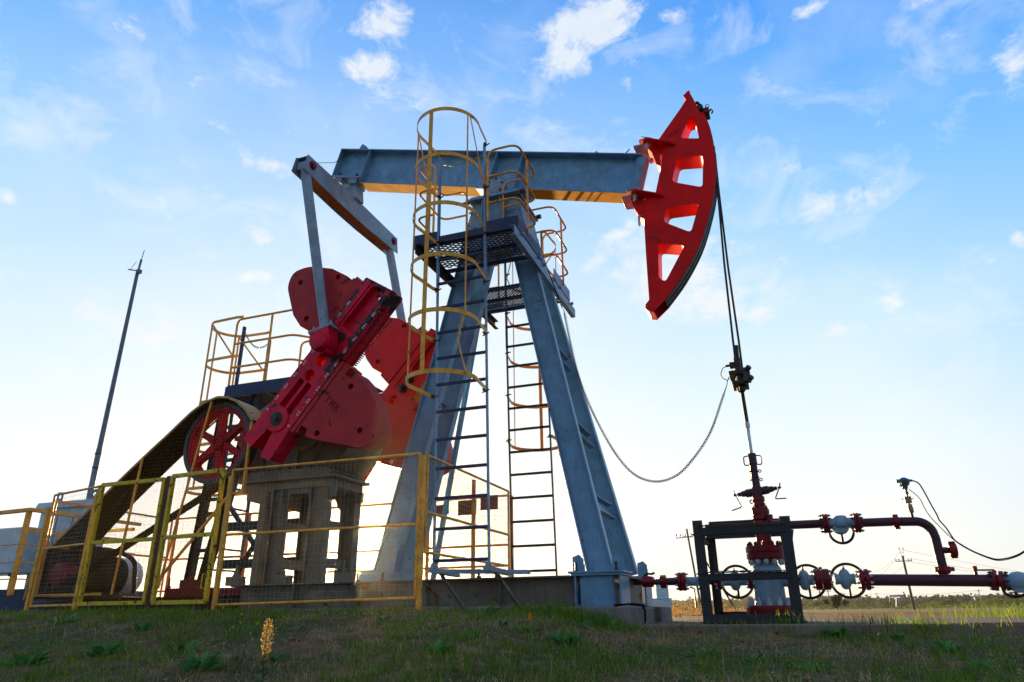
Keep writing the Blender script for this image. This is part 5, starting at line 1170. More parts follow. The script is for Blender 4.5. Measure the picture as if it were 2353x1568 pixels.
# ================================================================== GROUND
def sm(a, b, x): t = max(0., min(1., (x - a) / (b - a))); return t * t * (3 - 2 * t)
def gz(x, y):
    """ground height"""
    top = .632 - .045 * sm(-3.4, -2.6, x) - .145 * sm(-1.95, -1.05, x) - .04 * sm(-1.2, 1.5, x)
    top += .03 * sm(-6, -9, x) if False else 0
    yb = 5.75 + .25 * sm(-1.6, -.6, x) + .08 * math.sin(x * 1.3)
    z = .20 + (top - .20) * sm(yb - 3.6, yb, y) ** .9
    z += .028 * noise.noise(Vector((x * .8, y * .8, 3))) + .014 * noise.noise(Vector((x * 3.1, y * 3.1, 7)))
    z -= .10 * sm(-1.2, -.4, x) * (1 - sm(5.2, 6.6, y)) * sm(3.5, 5, y) * .5
    # falls away to the flat field behind
    back = sm(9.3, 13, y) if x < -1 else sm(12.5, 17, y)
    back = max(back, sm(12.5, 17, -x))
    z = z * (1 - back) + (.28 + .05 * noise.noise(Vector((x * .05, y * .05, 0)))) * back
    if x > -1.35 and 6.1 < y < 13: z = min(z, .41)
    if x < -1.2 and 6.2 < y < 9.2: z = min(z, .62) if y > 6.35 else z
    return z
def axis_pts():
    xs = [0]; s_ = .11
    while xs[-1] < 9: xs.append(xs[-1] + s_)
    while xs[-1] < 3000: s_ *= 1.22; xs.append(xs[-1] + s_)
    return xs
ax_ = axis_pts(); gx = sorted(set([-v - 1.5 for v in ax_] + [v - 1.5 for v in ax_])); gy = sorted(set([-v + 5 for v in ax_] + [v + 5 for v in ax_]))
vs = []; fs = []
for j, y in enumerate(gy):
    for i, x in enumerate(gx):
        z = gz(x, y) if abs(x) < 60 and -40 < y < 60 else .28
        vs.append((x, y, z))
nx = len(gx)
for j in range(len(gy) - 1):
    for i in range(nx - 1): a = j * nx + i; fs.append((a, a + 1, a + nx + 1, a + nx))
def groundmat():
    m, t, b = newmat('earth_and_turf'); nn = t.nodes; ll = t.links
    tcn = nn.new('ShaderNodeTexCoord')
    def noi(s_, d=8, r=.65, o='Object'):
        n = nn.new('ShaderNodeTexNoise'); n.inputs['Scale'].default_value = s_; n.inputs['Detail'].default_value = d; n.inputs['Roughness'].default_value = r; ll.new(tcn.outputs[o], n.inputs[0]); return n.outputs[0]
    def rp(f, st):
        n = nn.new('ShaderNodeValToRGB'); e = n.color_ramp.elements
        while len(e) < len(st): e.new(.5)
        for q, (p, c) in zip(e, st): q.position = p; q.color = (*c, 1)
        ll.new(f, n.inputs[0]); return n.outputs[0]
    soil = rp(noi(5), [(.25, (.05, .028, .014)), (.5, (.17, .10, .05)), (.75, (.34, .23, .12))])
    turf = rp(noi(14), [(.3, (.02, .035, .010)), (.55, (.07, .085, .025)), (.75, (.18, .17, .06))])
    f = rp(noi(1.1, 9, .7), [(.42, (0, 0, 0)), (.56, (1, 1, 1))])
    n = nn.new('ShaderNodeMix'); n.data_type = 'RGBA'; ll.new(f, n.inputs[0]); ll.new(soil, n.inputs[6]); ll.new(turf, n.inputs[7]); ll.new(n.outputs[2], b.inputs['Base Color'])
    b.inputs['Roughness'].default_value = .95; b.inputs['Specular IOR Level'].default_value = .15
    bp = nn.new('ShaderNodeBump'); bp.inputs['Strength'].default_value = .9; bp.inputs['Distance'].default_value = .03; ll.new(noi(28, 10, .75), bp.inputs['Height']); ll.new(bp.outputs[0], b.inputs['Normal'])
    return m
M['ground'] = groundmat()
mb = MB(); mb.v = vs; mb.f = fs; g = mb.build('ground', 'ground', None, angle=80); tag(g, 'rough grassy earth bank falling towards the camera and the flat field behind', 'ground', kind='structure')
# slab round the well
mb = MB(); SL = [(-1.24, 6.30), (.45, 6.22), (1.2, 6.55), (3.4, 7.6), (6.0, 8.9), (6.0, 9.6), (2.0, 12.5), (-2.6, 13.0), (-1.9, 9.0), (-1.24, 8.6)]
n = len(SL); 
for pl, zz, dz in ((SL, .484, .20),):
    mb.add([(x, y, zz) for x, y in pl] + [(x, y, zz - dz) for x, y in pl], [tuple(range(n)), tuple(range(n, 2 * n))[::-1]] + [(i, n + i, n + (i + 1) % n, (i + 1) % n) for i in range(n)])
tag(mb.build('well_slab', 'slab', None, .008), 'dusty cracked concrete slab under the wellhead and pipes', 'concrete slab', kind='structure')
mb = MB(); 
for a, b in (((-1.24, 7.9), (-.2, 12.8)), ((.9, 6.5), (1.6, 12.4)), ((2.6, 7.3), (3.4, 11.4))): mb.beam((*a, .4845), (*b, .4845), .012, .003)
tag(mb.build('slab_joint', 'blackprint'), 'dark joints between the slabs', 'joint', kind='structure')
# sandy track behind the slab
M['sand'] = mat('orange_sand', (.30, .13, .045), .95, spec=.03, dirt=(.14, .07, .03), damt=.8, dscale=.8, chip=(.10, .05, .03), chipth=.62, chipscale=3, bump=1.0, bscale=12)
mb = MB(); rnd = random.Random(4)
P = [(-1.6, 12.6), (6.2, 9.4), (12, 12), (22, 22), (16, 34), (4, 30), (-2.2, 22)]
def sheet(poly, z0, step, zf):
    mb = MB(); xs = [p[0] for p in poly]; ys = [p[1] for p in poly]; nx_ = int((max(xs) - min(xs)) / step) + 1; ny_ = int((max(ys) - min(ys)) / step) + 1
    idx = {}
    for j in range(ny_):
        for i in range(nx_):
            x, y = min(xs) + i * step, min(ys) + j * step
            if inpoly(x + step / 2, y + step / 2, poly):
                f = []
                for a, b in ((0, 0), (1, 0), (1, 1), (0, 1)):
                    k = (i + a, j + b)
                    if k not in idx: xx, yy = min(xs) + k[0] * step, min(ys) + k[1] * step; idx[k] = len(mb.v); mb.v.append((xx, yy, zf(xx, yy)))
                    f.append(idx[k])
                mb.f.append(tuple(f))
    return mb
tk = sheet(P, .4, .4, lambda x, y: .475 + .035 * noise.noise(Vector((x * .9, y * .9, 1))) + .02 * noise.noise(Vector((x * 3, y * 3, 1))) - .1 * sm(20, 34, y))
tag(tk.build('dirt_track', 'sand', None, angle=80), 'sunlit orange sandy track beyond the slab', 'dirt track', kind='structure')
# ================================================================== FAR THINGS
def pol(az, r): return Vector((r * math.sin(R_(az)), r * math.cos(R_(az)), .3))
def pole(az, r, h, label, lean=0, kind='cross', m='wood', face=None, thick=.12):
    b = pol(az, r); sd = V(math.cos(R_(az)), -math.sin(R_(az)), 0); t = thing('utility_pole', b, label, 'utility pole', 'utility poles across the field')
    top = b + V(0, 0, h) + sd * lean; mb = MB(); mb.tube(b - V(0, 0, .5), top, thick, thick * .75, n=10); mb.build('post', m, t)
    mb = MB(); z = h * .90; c = b + V(0, 0, z) + sd * lean * .9
    mb.beam(c - sd * (.5 if kind == 'stay' else 1.1), c + sd * (.5 if kind == 'stay' else 1.1), .1, .1)
    if kind == 'tall':
        for s_ in (-.25, .25): mb.beam(c + sd * s_ * .3, top + sd * s_ + V(0, 0, .9), .05, .05)
        mb.beam(top + V(0, 0, .45) - sd * .2, top + V(0, 0, .45) + sd * .2, .04, .04)
    if kind == 'stay': mb.tube(b + sd * 3.4, b + V(0, 0, h * .8), .09, n=8); mb.beam(c - sd * 1.25 + V(0, 0, -.1), c, .08, .08)
    mb.build('crossarm', 'bolt', t)
    offs = [-1.0, -.6, .6, 1.0] if kind == 'tall' else ([-1.2, -.8, -.55, -.3, 0, .3] if kind == 'stay' else [-1.0, -.3, .3, 1.0])
    mb = MB()
    for s_ in offs: mb.lathe(c + sd * s_ + V(0, 0, .05), up, [(.03, 0), (.07, .08), (.05, .16), (.08, .24), (.03, .3)], 8)
    if kind == 'tall':
        for s_ in (-.25, .25): mb.lathe(top + sd * s_ + V(0, 0, .9), up, [(.03, 0), (.08, .1), (.05, .2), (.03, .3)], 8)
    mb.build('insulator', 'insul', t)
    return t, c, sd
tA, cA, sA = pole(-5.95, 78, 8.3, 'wooden pole with a slanting stay and crowded insulators, just left of the wellhead frame', lean=-.75, kind='stay', thick=.12)
t1, c1_, s1 = pole(8.08, 122, 7.4, 'tall dark pole with twin top insulators, leaning left behind the elbow pipe', lean=-.1, kind='tall', thick=.19)
t2, c2_, s2 = pole(1.67, 330, 8.0, 'thin pale pole seen below the first valve handwheel right of the wellhead', thick=.2, m='concpole')
t3, c3_, s3 = pole(2.32, 250, 6.3, 'pale pole with a diagonal stay, between the two lower handwheels', lean=0, kind='cross', thick=.22, m='concpole')
t4, c4_, s4 = pole(5.97, 430, 7.6, 'faint thin pole just left of the small distant pump jack', thick=.16, m='concpole')
t5, c5_, s5 = pole(12.0, 380, 7.3, 'pale pole alone near the right end of the tree line', lean=0, thick=.22, m='concpole')
t6, c6_, s6 = pole(2.88, 280, 6.5, 'pale pole beside the dark round shrub', thick=.2, m='concpole')
mb = MB(); mb.tube(pol(2.45, 250), pol(2.95, 250) if 0 else pol(3.0, 250), .01); 
mb = MB(); mb.tube(pol(3.1, 250), V(*pol(2.34, 250)[:2], 5.2), .13, n=8); mb.build('stay_pole', 'wood', t3)
def wires(lab, pts, offs, sd, r=.018, sag=1.6):
    mb = MB()
    for o_ in offs:
        q = [p + sd * o_[0] + V(0, 0, o_[1]) for p in pts]; out = []
        for a, b in zip(q, q[1:]):
            for k in range(14): t = k / 14; out.append(a.lerp(b, t) - V(0, 0, 4 * sag * t * (1 - t)))
        out.append(q[-1]); mb.path(out, r, 4)
    return tag(mb.build('power_line', 'cable'), lab, 'power line', 'power lines over the field')
wires('faint power wires running from the tall dark pole out to the right', [c1_, c5_ + V(60, 20, 2), V(420, 500, 8)], [(-1, .3), (1, .3), (0, 1.6)], s1, .016)
wires('faint power wires running from the tall dark pole left behind the wellhead', [c1_, cA + V(30, 160, 3.0)], [(-1, .3), (1, .3), (0, 1.6)], s1, .016, 2.5)
wires('thin wires between the small poles beyond the handwheels', [c2_, c3_, c4_, c5_], [(-.9, .2), (.9, .2)], s2, .02, 1)
TS = Vector(pol(-9.0, 50)); sdx = V(math.cos(R_(-9)), -math.sin(R_(-9)), 0); fdy = V(math.sin(R_(-9)), math.cos(R_(-9)), 0)
tr = thing('transformer_kiosk', TS, 'small pale blue transformer kiosk with a tower and insulators left of the wellhead', 'transformer')
def obx(mb, x0, x1, y0, y1, z0, z1):
    c = TS + sdx * (x0 + x1) / 2 + fdy * (y0 + y1) / 2 + V(0, 0, (z0 + z1) / 2 - TS.z); mb.box(c, (x1 - x0, y1 - y0, z1 - z0), Matrix((sdx, fdy, V(0, 0, 1))).transposed())
mb = MB(); obx(mb, -.74, .78, 0, .9, .3, 1.30); obx(mb, -.8, .84, -.05, .95, 1.302, 1.34); mb.build('lower_cabinet', 'cab', tr, .02)
mb = MB(); obx(mb, -.18, .62, .2, .8, 1.342, 2.32); obx(mb, -.22, .66, .15, .85, 2.322, 2.36); mb.build('upper_tower', 'cab', tr, .02)
mb = MB()
for a, b in ((-.70, -.08), (-.04, .40), (.44, .74)): obx(mb, a, b, -.03, -.001, .4, 1.24)
obx(mb, -.08, .52, .17, .199, 1.5, 2.2); mb.build('kiosk_door', 'cab', tr, .01)
mb = MB()
for k in range(5): c = TS + sdx * (-.12 + k * .17) + fdy * .4; mb.lathe(V(c.x, c.y, 2.36), up, [(.04, 0), (.05, .08), (.03, .12), (.05, .2), (.02, .3)], 8)
mb.build('insulator', 'white', tr)
mb = MB()
for k in range(4):
    c = TS + sdx * (.46 + .0 * k) - fdy * .034; mb.bx(c.x + .05, c.x + .17, c.y - .01, c.y, .7 + k * .1, .73 + k * .1)
mb.build('vent', 'mast', tr)
mb = MB(); mb.tube(TS + V(-1.3, 0, 0), V(TS.x - .3, TS.y + .4, 2.6), .02, n=6); mb.build('stay_wire', 'cable', tr)
for z in (0, .15, .3): pass
wires('faint wires from the kiosk insulators up to the stayed pole', [V(TS.x + .3, TS.y + .4, 2.65), cA], [(0, 0), (-.3, 0), (-.6, 0)], sdx, .006, .8)
# distant pump jack
FJ = pol(7.1, 340); fs_, fd_ = V(math.cos(R_(7.1)), -math.sin(R_(7.1)), 0), V(math.sin(R_(7.1)), math.cos(R_(7.1)), 0)
fj = thing('distant_pump_jack', FJ, 'tiny distant pump jack with red weights and a red head on the horizon', 'pump jack')
q = lambda x, y, z: FJ + fs_ * x + fd_ * y + V(0, 0, z)
mb = MB(); mb.beam(q(-2.2, 0, 4.6), q(3.2, 0, 4.75), .4, .75, (0, 0, 1)); mb.build('walking_beam', 'pale', fj)
mb = MB(); fq = lambda x, y, z: tuple(q(x, y, z)); mb.prism([(3.0, 6.3), (3.3, 6.2), (3.75, 5.0), (3.9, 4.0), (3.85, 2.6), (3.5, 2.2), (3.1, 3.4), (3.1, 5.0)], -.25, .25, f=fq); mb.build('horse_head', 'redfar', fj)
for dx, dy in ((-.9, -.6), (1.4, -.6), (-.9, .6), (1.4, .6)): mb = MB(); mb.beam(q(.3, dy * .3, 4.3), q(.3 + dx, dy, -.2), .22, .22); mb.build('post_leg', 'steel', fj)
mb = MB(); mb.beam(q(.4, 1.2, 3.0), q(2.2, 1.2, 3.0), .8, .1); mb.beam(q(2.2, 0, 3.0), q(2.2, 0, 4), .06, .06); mb.build('work_platform', 'yellow', fj)
mb = MB(); mb.beam(q(-2.2, -.8, 4.4), q(-2.6, -.8, 1.4), .12, .12); mb.beam(q(-2.2, .8, 4.4), q(-2.6, .8, 1.4), .12, .12); mb.build('pitman_arm', 'pale', fj)
for cx, cz in ((-3.0, 1.6), (-2.9, .5)):
    mb = MB(); mb.prism(circle(cx, cz, .85, 14), -.9, -.5, f=fq); mb.prism(circle(cx, cz, .85, 14), .5, .9, f=fq); mb.build('counterweight', 'redfar', fj)
mb = MB(); mb.beam(q(-4, 0, .0), q(2.5, 0, .0), 1.0, .3); mb.build('base_skid', 'base', fj)
for k in range(6): mb = MB(); mb.beam(q(4.2 + k * .5, -1, -.2), q(4.2 + k * .5, -1, 1.5), .12, .12)
mb = MB()
for k in range(5): mb.beam(q(4.0 + k * .55, -1, -.3), q(4.0 + k * .55, -1, 1.6), .12, .12)
for z in (.6, 1.5): mb.beam(q(4, -1, z), q(6.2, -1, z), .1, .1)
tag(mb.build('yellow_barrier', 'lime'), 'small yellow barrier standing right of the distant pump jack', 'barrier')
# ================================================================== VEGETATION
def leafmat(name, a, b, rough=.6, tr=.35):
    m, t, p = newmat(name); nn = t.nodes; ll = t.links
    g = nn.new('ShaderNodeNewGeometry'); c = nn.new('ShaderNodeMix'); c.data_type = 'RGBA'; ll.new(g.outputs['Random Per Island'], c.inputs[0]); c.inputs[6].default_value = (*a, 1); c.inputs[7].default_value = (*b, 1)
    ll.new(c.outputs[2], p.inputs['Base Color']); p.inputs['Roughness'].default_value = rough; p.inputs['Specular IOR Level'].default_value = .25
    if tr:
        tl_ = nn.new('ShaderNodeBsdfTranslucent'); ll.new(c.outputs[2], tl_.inputs[0]); mx = nn.new('ShaderNodeMixShader'); mx.inputs[0].default_value = tr; o = nn['Material Output']
        ll.new(p.outputs[0], mx.inputs[1]); ll.new(tl_.outputs[0], mx.inputs[2]); ll.new(mx.outputs[0], o.inputs[0])
    return m
M['grass'] = leafmat('green_grass', (.03, .10, .008), (.22, .30, .025), tr=.5)
M['dry'] = leafmat('dry_grass', (.16, .10, .04), (.62, .45, .20), tr=.35)
M['leaf'] = leafmat('dark_leaf', (.02, .11, .02), (.10, .30, .05), .5, .45)
M['weed'] = leafmat('weed_green', (.05, .10, .03), (.13, .20, .07), tr=.4)
M['seed'] = leafmat('seed_heads', (.50, .29, .07), (.75, .50, .17), tr=.5)
M['bloom'] = leafmat('yellow_bloom', (.75, .40, .01), (.85, .55, .02), tr=.4)
M['tree'] = leafmat('far_tree_leaf', (.006, .020, .006), (.035, .06, .012), .8, .15)
M['bushg'] = leafmat('field_bush_leaf', (.035, .06, .012), (.12, .14, .03), .7, .35)
M['orangeleaf'] = leafmat('orange_leaf', (.85, .22, .02), (.9, .3, .03), tr=.5)
rs = np.random.RandomState(5)
def blades(n, xs, ys, hmin, hmax, w, density=None, lean=.5, per=14, spread=.022):
    """grass in tufts: each tuft's blades fan out and bend over"""
    V_ = []; F_ = []; k = 0; tries = 0; nt_ = n // per
    while k < nt_ and tries < nt_ * 14:
        tries += 1; tx = rs.uniform(*xs); ty = rs.uniform(*ys)
        if tx > -1.2 and ty > 6.15 + .45 * max(0, tx - .4): continue
        if -9.1 < tx < -1.9 and 6.75 < ty < 8.2: continue
        if density is not None and rs.rand() > density(tx, ty): continue
        k += 1; th = rs.uniform(.55, 1.25) * (1 + .7 * rs.rand() ** 4); ta = rs.uniform(0, 6.28); sp_ = spread * rs.uniform(.5, 2)
        for _ in range(rs.randint(per // 2, per * 3 // 2)):
            x = tx + rs.normal(0, sp_); y = ty + rs.normal(0, sp_); z = gz(x, y) - .005; h = rs.uniform(hmin, hmax) * th; la = math.atan2(y - ty, x - tx) + rs.normal(0, .5); l1 = lean * rs.uniform(.1, 1) * h; a = la + 1.57 + rs.normal(0, .4); ww = w * rs.uniform(.6, 1.3)
            dx, dy = math.cos(a) * ww, math.sin(a) * ww; lx, ly = math.cos(la) * l1, math.sin(la) * l1; zt_ = h * max(.12, 1 - .38 * l1 / h); o = len(V_)
            V_ += [(x - dx, y - dy, z), (x + dx, y + dy, z), (x - dx * .8 + lx * .4, y - dy * .8 + ly * .4, z + zt_ * .68), (x + dx * .8 + lx * .4, y + dy * .8 + ly * .4, z + zt_ * .68), (x + lx, y + ly, z + zt_)]
            F_ += [(o, o + 1, o + 3, o + 2), (o + 2, o + 3, o + 4)]
    mb = MB(); mb.v = V_; mb.f = F_; return mb
def dn(x, y, s_=1.1, o=0, th=.0): return max(0., min(1., .5 + 1.9 * (noise.noise(Vector((x * s_, y * s_, o))) + .5 * noise.noise(Vector((x * s_ * 2.7, y * s_ * 2.7, o + 4))) - th)))
fall = lambda x, y: min(1, (3.4 / max(2.4, math.hypot(x, y))) ** .8)
gpat = lambda x, y: max(0., min(1., dn(x, y, .85, 0, .02) + .25 * sm(-3.5, -7, x)))
dg = lambda x, y: (.06 + .94 * gpat(x, y) ** 1.3) * fall(x, y)
dd = lambda x, y: (.15 + .85 * (1 - gpat(x, y))) * fall(x, y)
tag(blades(95000, (-12.5, 4.6), (1.9, 6.75), .02, .075, .0019, dg, 1.0).build('grass', 'grass', None), 'short green grass growing over the bank', 'grass', kind='stuff')
tag(blades(95000, (-12.5, 4.6), (1.9, 6.6), .015, .065, .0013, dd, 2.6, 18, .05).build('dry_grass', 'dry', None), 'dry straw-coloured grass lying over the bank', 'dry grass', kind='stuff')
tag(blades(9000, (-12, -1.2), (5.3, 6.5), .015, .06, .0019, lambda x, y: dn(x, y, 2.0, 2, .1), .8).build('tall_grass', 'grass', None), 'taller green grass tufts along the crest under the fence and skid', 'grass', kind='stuff')
tag(blades(2600, (-2.3, -1.1), (5.6, 6.4), .035, .11, .0022, lambda x, y: .3 + .7 * sm(-2.2, -1.5, x), 1.0).build('corner_grass', 'grass', None), 'bright tall grass clump against the front corner block', 'grass', kind='stuff')
def slabgrass():
    V0 = blades(1, (0, 1), (3, 4), .1, .2, .01); mb = MB()
    def tuft(cx, cy, n, rx, ry, h, z):
        for _ in range(n):
            x = cx + rs.normal(0, rx); y = cy + rs.normal(0, ry); hh_ = h * rs.uniform(.3, 1); a = rs.uniform(0, 6.28); l = rs.uniform(.1, .8) * hh_; w = .0025
            mb.add([(x - w, y, z - .01), (x + w, y, z - .01), (x + w * .7 + math.cos(a) * l * .4, y + math.sin(a) * l * .4, z + hh_ * .6), (x - w * .7 + math.cos(a) * l * .4, y + math.sin(a) * l * .4, z + hh_ * .6), (x + math.cos(a) * l, y + math.sin(a) * l, z + hh_)], [(0, 1, 2, 3), (3, 2, 4)])
    tuft(.75, 6.42, 260, .28, .06, .15, .44); tuft(-.55, 6.30, 120, .35, .03, .10, .45); tuft(.15, 6.2, 100, .5, .04, .1, .44); tuft(2.6, 9.6, 500, .5, .5, .22, .47); tuft(4.2, 9.8, 600, .7, .5, .26, .45); tuft(1.9, 7.0, 120, .3, .1, .1, .42); tuft(-.05, 6.62, 40, .1, .05, .14, .48)
    return mb
tag(slabgrass().build('slab_edge_grass', 'grass', None), 'grass tufts growing over the edge of the slab at the right', 'grass', kind='stuff')
mb = MB()
for _ in range(420):
    x = rs.uniform(-9, 4); y = rs.uniform(2.4, 6.2)
    if (x > -1.2 and y > 6.0) or rs.rand() > fall(x, y): continue
    p0 = V(x, y, gz(x, y)); h = rs.uniform(.06, .2); a = rs.uniform(0, 6.28); l = h * rs.uniform(.1, .9); p1 = p0 + V(math.cos(a) * l * .4, math.sin(a) * l * .4, h * .6); p2 = p0 + V(math.cos(a) * l, math.sin(a) * l, h * rs.uniform(.7, 1)); mb.path([p0, p1, p2], .0011, 3)
    if rs.rand() < .4:
        for _k in range(9): c = p1.lerp(p2, rs.uniform(.3, 1)) + V(rs.normal(0, .004), rs.normal(0, .004), 0); e_ = V(rs.normal(), rs.normal(), rs.normal()).normalized() * .004; f_ = e_.cross(V(rs.normal(), rs.normal(), rs.normal())).normalized() * .003; mb.add([c - e_, c - f_, c + e_, c + f_], [(0, 1, 2, 3)])
tag(mb.build('dry_stalks', 'dry', None), 'thin dry stalks and seed stems standing in the bank grass', 'dry stalks', kind='stuff')
M['clod'] = mat('dry_earth_clod', (.20, .13, .07), .95, spec=.03, dirt=(.07, .05, .03), damt=.6, dscale=30, bump=.5)
mb = MB()
for _ in range(1500):
    x = rs.uniform(-9, 4); y = rs.uniform(2.6, 6.3)
    if (x > -1.2 and y > 6.1) or rs.rand() < gpat(x, y): continue
    r_ = rs.uniform(.003, .012) * (1 + rs.rand() ** 6 * 1.5); z = gz(x, y) + r_ * .3; q_ = [V(x, y, z) + V(a_, b_, c_) * r_ * rs.uniform(.7, 1.2) for a_, b_, c_ in ((1, 0, 0), (-1, 0, 0), (0, 1, 0), (0, -1, 0), (0, 0, .8), (0, 0, -.8))]
    mb.add(q_, [(0, 2, 4), (2, 1, 4), (1, 3, 4), (3, 0, 4), (2, 0, 5), (1, 2, 5), (3, 1, 5), (0, 3, 5)])
tag(mb.build('earth_clods', 'clod', None), 'small clods and stones on the bare patches of the bank', 'clods', kind='stuff')
# bits of dry leaf and pebbles
mb = MB()
for _ in range(2600):
    x = rs.uniform(-9, 4); y = rs.uniform(2.6, 6.4); s_ = rs.uniform(.004, .014); a = rs.uniform(0, 6.28); t = rs.uniform(-.6, .6)
    if x > -1.2 and y > 6.1: continue
    z = gz(x, y) + .006; c, q_ = math.cos(a) * s_, math.sin(a) * s_; mb.add([(x - c, y - q_, z), (x + q_ * .5, y - c * .5, z + s_ * .3), (x + c, y + q_, z + s_ * t), (x - q_ * .5, y + c * .5, z)], [(0, 1, 2, 3)])
tag(mb.build('dry_litter', 'dry', None), 'scattered dry leaf litter on the bank', 'litter', kind='stuff')
def groundat(px, py):
    """where the line through this part of the picture meets the bank"""
    d = fw * FPX + Rv * (px - 1176.5) - Uv * (py - 784); d.normalize(); t = 1.5
    while t < 14:
        p = CAM + d * t
        if p.z <= gz(p.x, p.y): return V(p.x, p.y, gz(p.x, p.y))
        t += .02
    p = CAM + d * 6; return V(p.x, p.y, gz(p.x, p.y))
def rosette(pos, n, L_, lab, m='leaf', w=.11):
    mb = MB()
    for k in range(n):
        a = rs.uniform(0, 6.28); rr = L_ * .45 * rs.rand() ** .7; c0 = pos + V(math.cos(a) * rr, math.sin(a) * rr, 0); c0.z = gz(c0.x, c0.y) + .004; a += rs.normal(0, .7)
        l = L_ * rs.uniform(.35, 1.0); e = rs.uniform(.35, 1.3); d = V(math.cos(a), math.sin(a), 0); sd = V(-d.y, d.x, 0); ww = l * w * rs.uniform(.7, 1.4); pts = []; tw = rs.normal(0, .35); dr = rs.uniform(.5, 1.3)
        for i in range(9):
            t = i / 8; wv = ww * math.sin(math.pi * min(1, t * .93 + .05)) * (1.25 if i % 2 else .7) if 0 < i < 8 else .0015
            c = c0 + d * l * t * math.cos(e * .85) + V(0, 0, l * math.sin(e) * (t - .5 * dr * t * t)); s2 = sd * math.cos(tw) + V(0, 0, math.sin(tw)); pts.append((c - s2 * wv, c + V(0, 0, -.2 * wv), c + s2 * wv))
        vs = [q for tr_ in pts for q in tr_]; mb.add(vs, [(3 * i, 3 * i + 1, 3 * i + 4, 3 * i + 3) for i in range(8)] + [(3 * i + 1, 3 * i + 2, 3 * i + 5, 3 * i + 4) for i in range(8)])
    return tag(mb.build('weed_rosette', m, None), lab, 'weed', 'broad-leaved weeds on the bank')
ROS = [(1300, 1482, 34, .13, 'large dark-green rosette of toothed leaves below the orange leaf'), (1210, 1455, 12, .10, 'small leafy weed left of the large rosette, right of the sun'), (1150, 1440, 10, .09, 'small weed at the middle of the bank, below the ladder foot'), (1010, 1500, 22, .11, 'rosette of broad leaves below the sun at lower centre'), (1080, 1470, 12, .09, 'loose green leaves right of the lower centre rosette'),
       (1120, 1385, 16, .13, 'pale green dock leaves on the crest under the ladder brackets'), (1400, 1395, 14, .16, 'upright dock leaves against the corner block'), (1925, 1465, 40, .14, 'bushy dark-green clump of leaves below the slab at right'), (2060, 1470, 14, .10, 'low leafy weed right of the dark clump below the slab'), (1620, 1510, 16, .09, 'low leafy weed below the wellhead frame'), (1740, 1520, 12, .08, 'small leafy weed right of the wellhead frame foot'),
       (240, 1505, 26, .14, 'leafy weed patch at the left of the bank'), (455, 1540, 30, .15, 'broad dark leaves below the gate'), (140, 1435, 18, .14, 'dark leaves at the far left under the skid'), (420, 1500, 18, .11, 'thistly dark weed below the lime gate'), (2250, 1540, 18, .10, 'dark leafy weed at the lower right corner'), (1880, 1545, 12, .09, 'pale green sprig at the lower right'), (880, 1430, 12, .09, 'flattened leaves under the sun glare'),
       (640, 1520, 14, .09, 'small leafy weed beside the glowing seed head'), (1530, 1440, 12, .09, 'small weed at the near corner of the slab'), (320, 1450, 16, .12, 'jagged leaves in front of the lime gate'), (1330, 1440, 12, .10, 'leafy weed directly right of the orange leaf'), (2180, 1500, 22, .12, 'dark spreading weed under the slab edge at far right'), (60, 1530, 18, .14, 'dark leaves in the lower left corner')]
for px, py, n_, L_, lab in ROS: rosette(groundat(px, py), int(n_ * 1.6), L_ * 1.1, lab)
mb = MB(); p = groundat(1218, 1440) + V(0, 0, .03); mb.prism([(0, 0), (.012, .02), (.010, .05), (.0, .065), (-.010, .045), (-.008, .02)], -.001, .001, f=lambda x, y, z: (p.x + x, p.y + y, p.z + z)); tag(mb.build('fallen_leaf', 'orangeleaf'), 'single bright orange leaf standing in the grass below the ladder', 'leaf')
def seedstalk(pos, h, lab, heads=60, hw=.05, m='seed', lean=(0, 0), headlen=.45, stemm='weed', cat='grass stalk', leafy=0):
    t = thing('seed_stalk', pos, lab, cat); mb = MB(); top = pos + V(lean[0], lean[1], h); pts = [pos.lerp(top, k / 6) + V(.006 * math.sin(k), 0, 0) for k in range(7)]; mb.path(pts, .0022, 5)
    for k in range(leafy):
        f = rs.uniform(.1, 1 - headlen * .6); c = pos.lerp(top, f); a = rs.uniform(0, 6.28); l = rs.uniform(.02, .045) * (1.2 - f); d = V(math.cos(a) * l, math.sin(a) * l, l * .7); s_ = V(-math.sin(a), math.cos(a), 0) * l * .16; mb.add([c - s_ * .3, c + d * .5 - s_, c + d, c + d * .5 + s_], [(0, 1, 2, 3)])
    mb.build('stem', stemm, t); mb = MB()
    for k in range(heads):
        f = 1 - headlen * rs.rand(); c = pos.lerp(top, f); wd = hw * math.sin(math.pi * min(1, max(.05, (1.04 - f) / headlen * .9))) ** .7; a = rs.uniform(0, 6.28); r_ = wd * rs.rand() ** .6; c = c + V(math.cos(a) * r_, math.sin(a) * r_, rs.uniform(-.01, .01)); s_ = rs.uniform(.0014, .0036)
        u1 = V(rs.normal(), rs.normal(), rs.normal()).normalized() * s_; u2 = u1.cross(V(rs.normal(), rs.normal(), rs.normal())).normalized() * s_; mb.add([c - u1, c - u2, c + u1, c + u2], [(0, 1, 2, 3)])
    mb.build('seed_head', m, t); return t
def neargr(px, r):
    d = fw * FPX + Rv * (px - 1176.5) - Uv * (1500 - 784); d.z = 0; d.normalize(); return V(d.x * r, d.y * r, gz(d.x * r, d.y * r))
seedstalk(neargr(610, 2.64), .39, 'glowing feathery seed head lit by the sun at the lower centre left', 520, .021, lean=(.002, 0), headlen=.30, leafy=120, cat='weed')
seedstalk(neargr(597, 2.6), .26, 'fuzzy pale-green weed at the foot of the glowing seed head', 200, .02, 'weed', headlen=.7, leafy=60, cat='weed')
seedstalk(neargr(632, 2.6), .25, 'second fuzzy pale-green weed right of the glowing seed head', 180, .02, 'weed', headlen=.7, leafy=60, cat='weed')
